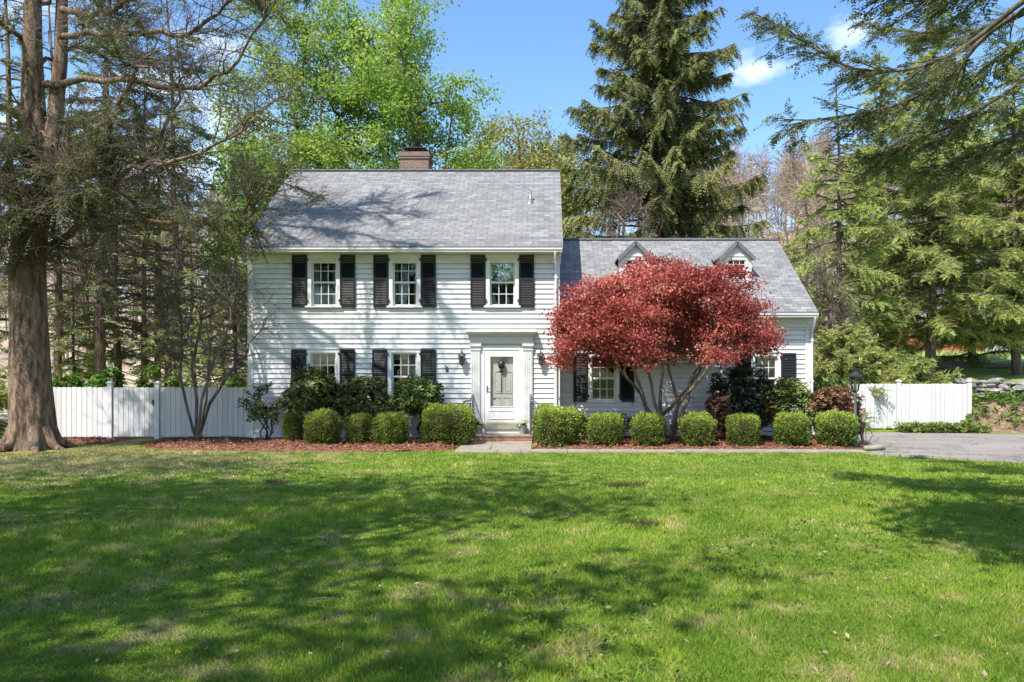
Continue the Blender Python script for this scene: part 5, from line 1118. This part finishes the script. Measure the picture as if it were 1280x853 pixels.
# trees behind the photographer: they shade the lawn and show in the window glass
def shade(label, loc, seed, cen, rad, n, per, clear, H):
    leafy('oak_tree', label, loc, seed, H, clear, cen, rad, n, per, .45, .24, .17, 'bright_leaf', tr=.35, th=-.25, nf=1.1, shell=.1, group='trees behind the lawn edge')
shade('tall spreading tree shading the middle of the lawn', (-8.2, .2, 0), 507, (-.2, 1.2, 12.2), (5.1, 5.4, 3.6), 300, 32, 7.5, 15.5)
shade('tall spreading tree shading the left of the lawn', (-13.5, 4.5, 0), 502, (0, .5, 12.5), (5.0, 5.0, 3.6), 150, 32, 8, 16)
shade('tall spreading tree shading the lower left of the lawn', (-8.0, -5.4, 0), 503, (-.5, .5, 12.5), (4.5, 4.2, 3.2), 105, 32, 8, 15.5)
leafy('oak_tree', 'unseen leafy tree added to shade the right of the lawn', (5.2, -1.0, 0), 509, 11, 5, (-2.2, 5.0, 8.0), (1.6, 2.4, 1.7), 130, 46, .38, .22, .15, 'bright_leaf', tr=.2, th=-.35, nf=1.2, shell=.1, group='trees behind the lawn edge')  # made-up tree out of view, crown placed to cast the right lawn shadow
for i, (x, y, s) in enumerate(((-16, -22, 1), (-3.4, -24, .95), (17, -20, 1), (32, -30, 1.2), (-34, -26, 1.2))):
    src = bpy.data.objects['oak_tree']; dup(src, (x, y, 0), i * 1.4, (s, s, s), 'leafy tree far across the lawn from the house')

# ------------------------------------------------------------------ bare wood on the hill, far houses
g = G(); rng = np.random.default_rng(601); n = 330
X = np.concatenate([rng.uniform(-75, -14, 120), rng.uniform(10, 80, 210)]); Y = rng.uniform(58, 122, n); Z = hill_z(X, Y); H = rng.uniform(9, 15, n)
P0 = np.c_[X, Y, Z - .3]; P1 = P0 + np.c_[rng.normal(0, .5, n), rng.normal(0, .5, n), H]
g.segs(P0, P1, np.full(n, .11), np.full(n, .02), 4)
k = 46; t = rng.uniform(.3, .98, (n, k)); B = (P0[:, None] + (P1 - P0)[:, None] * t[..., None]).reshape(-1, 3); a = rng.uniform(0, 6.28, n * k); D = nrm(np.c_[np.cos(a), np.sin(a), rng.uniform(.4, 1.3, n * k)]); L = (rng.uniform(.6, 1.3, n * k) * 4.0 * (1.08 - t.ravel()) + .5)
E = B + D * L[:, None]; g.segs(B, E, np.full(n * k, .035), np.full(n * k, .012), 3)
B2 = np.repeat(B, 9, 0) + np.repeat(E - B, 9, 0) * rng.uniform(.1, 1, (n * k * 9, 1)); D2 = nrm(np.repeat(D, 9, 0) + rng.normal(0, .6, B2.shape)); g.leaves(B2, D2, rng.normal(size=B2.shape), rng.uniform(.7, 1.8, len(B2)), np.full(len(B2), .06), np.clip(rng.normal(.5, .2, len(B2)), 0, 1))
tag(g.build('bare_woods', M['far_twig']), 'brown leafless woods covering the far hillside', 'woods', kind='stuff')
def far_house(label, x, y, w2, d2, zb, h, rise, wm, win):
    o = thing('neighbour_house', label, 'house', (x, y, zb)); g = G(); g.prism([(x - w2, zb), (x + w2, zb), (x + w2, zb + h), (x, zb + h + rise), (x - w2, zb + h)], 'y', y, y + d2); g.build('wall', wm, o)
    g = G()
    for s in (-1, 1): g.obox((x + s * (w2 + .3), y + d2 / 2, zb + h - .18), (x, y + d2 / 2, zb + h + rise + .12), d2 + .6, .15, up=np.array((0., 0, 1)))
    g.build('roof', M['rock'], o)
    for (a, z) in win:
        g = G(); g.box(x + a - .5, x + a + .5, y - .06, y - .01, zb + z, zb + z + 1.3); wd = g.build('window', M['trim'], o); g = G(); g.box(x + a - .4, x + a + .4, y - .07, y - .062, zb + z + .1, zb + z + 1.2); g.build('pane', M['storm_glass'], wd)
far_house('low red boarded house seen through the right hemlocks', 27.5, 52, 2.2, 6, 2.7, 2.6, 1.8, M['red_wall'], [(-1, 1.0), (1, 1.0)])
far_house('pale grey house behind the right hemlocks', 35, 58, 4.5, 8, 3.3, 5.5, 3, M['grey_wall'], [(-2.5, 1), (0, 1), (2.5, 1), (-1.5, 3.6), (1.5, 3.6)])

# ------------------------------------------------------------------ grass and small things on it
rng = np.random.default_rng(701); g = G()
def in_bed(x, y): return ((x > -10.4) & (y > 17.75 + .25 * np.clip(-(x + 6.5), 0, 9))) & (x < -2.15) | ((x > -2.1) & (y > 17.36)) | ((x > 7.1) & (y > 17.0 - (x - 7.1) * .70) & (x < 9.5)) | ((x >= 9.5) & (y > 15.35 - (x - 9.5) * .124))
def strip(y0, y1, dens, h, wd):
    x0, x1 = -.80 * y1 - .6, .70 * y1 + .6; n = int((x1 - x0) * (y1 - y0) * dens); X = rng.uniform(x0, x1, n); Y = rng.uniform(y0, y1, n)
    ok = ~in_bed(X, Y) & ~((np.hypot(X + 12.1, Y - 18.3) < .95)) & (X > -.8 * Y - .8) & (X < .7 * Y + .8)
    cl = vnoise(np.c_[X, Y, 0 * X], 9, 2.3); thin = vnoise(np.c_[X, Y, 0 * X], 10, 1.1)
    ok &= rng.uniform(size=n) < np.clip(1.0 - .5 * (thin > .75), .25, 1); X, Y, cl = X[ok], Y[ok], cl[ok]; n = len(X)
    C = np.c_[X, Y, np.zeros(n)]; hh = h * np.clip(.85 + .3 * cl, .45, 1.5) * rng.uniform(.55, 1.25, n); a = rng.uniform(0, 6.28, n); S = np.c_[np.cos(a), np.sin(a), 0 * a]; ln = rng.normal(0, .45, (n, 2)); T = C + np.c_[ln * hh[:, None], hh]
    m = C * .45 + T * .55; m[:, :2] -= ln * (hh * .14)[:, None]; wv = (wd * rng.uniform(.6, 1.3, n))[:, None]
    V = np.stack([C - S * wv * .5, C + S * wv * .5, m + S * wv * .42, T, m - S * wv * .42], 1)
    t = np.clip(.5 + .22 * cl + rng.normal(0, .18, n), 0, .92); t = np.where(rng.uniform(size=n) < .02, 1.0, t)
    i = np.arange(n)[:, None] * 5; g.add(V.reshape(-1, 3), (i + np.array([[0, 1, 2, 3, 4]])), tint=t)
strip(3.2, 5.6, 5600, .046, .0046); strip(5.6, 8.2, 3300, .047, .0062); strip(8.2, 12, 1600, .047, .009); strip(12, 19.5, 700, .045, .014)
gr = tag(g.build('grass', M['blade']), 'short green lawn grass with dry straw patches', 'grass', kind='stuff')
gl = G(); n = 1500; Y = rng.uniform(3.6, 17, n); X = rng.uniform(-.78, .68, n) * Y; C = np.c_[X, Y, rng.uniform(.012, .04, n)]
ok = ~in_bed(X, Y); C = C[ok]; n = len(C); gl.leaves(C, rng.normal(size=(n, 3)) * (1, 1, .3), rng.normal(size=(n, 3)) * .6 + UP, rng.uniform(.02, .06, n), rng.uniform(.008, .03, n), rng.uniform(0, 1, n))
tag(gl.build('leaf_litter', M['dry_blade']), 'dry brown leaf bits scattered over the lawn', 'leaf litter', kind='stuff')
gw = G(); n = 2600; Y = rng.uniform(3.6, 12, n) ; X = rng.uniform(-.78, .68, n) * Y; k = vnoise(np.c_[X, Y, 0 * X], 44, 1.6) > .25; C = np.c_[X, Y, rng.uniform(.02, .04, n)][k]; whorls(gw, rng, C, UP + rng.normal(0, .25, C.shape), 5, .045, .026, .35)
tag(gw.build('clover', M['hedge_leaf']), 'patches of low broad leaved clover in the lawn', 'clover', kind='stuff')
p = PP(221, 828, 4.7); x, y = p[0], 4.7
d = thing('dandelion', 'single yellow dandelion in the grass at lower left', 'flower', (x, y, 0)); g = G(); g.sweep([(x, y, 0), (x + .005, y, .06)], .002, 5); g.build('stem', M['light_rhodo'], d)
g = G(); C = np.repeat(np.array([[x + .005, y, .06]]), 30, 0); rr = np.random.default_rng(5); g.leaves(C, rr.normal(size=(30, 3)) + UP * .7, rr.normal(size=(30, 3)) + UP, np.full(30, .018), np.full(30, .007), np.full(30, .5)); g.build('petals', M['dandelion'], d)
a = PP(385, 756, 1.74 * F / 286); b_ = PP(424, 756, 1.74 * F / 286)
g = G(); g.sweep([(a[0], a[1], .035), ((a[0] + b_[0]) / 2, a[1] + .02, .05), (b_[0], b_[1] + .01, .04)], .004, 6); tag(g.build('fallen_twig', M['twig_bark']), 'thin fallen twig lying on the lawn at lower left', 'twig')
g = G(); c = PP(1090, 562, 18.1); rr = np.random.default_rng(8)
g.sweep([(c[0] - .25, 17.95, .05), (c[0] - .05, 17.9, .07), (c[0] + .15, 18.0, .07), (c[0] + .3, 18.12, .05)], [.05, .07, .075, .04], 10, bark=.1, seed=2); tag(g.build('edging_stone', M['stone']), 'pale edging stone at the driveway end of the bed', 'stone')
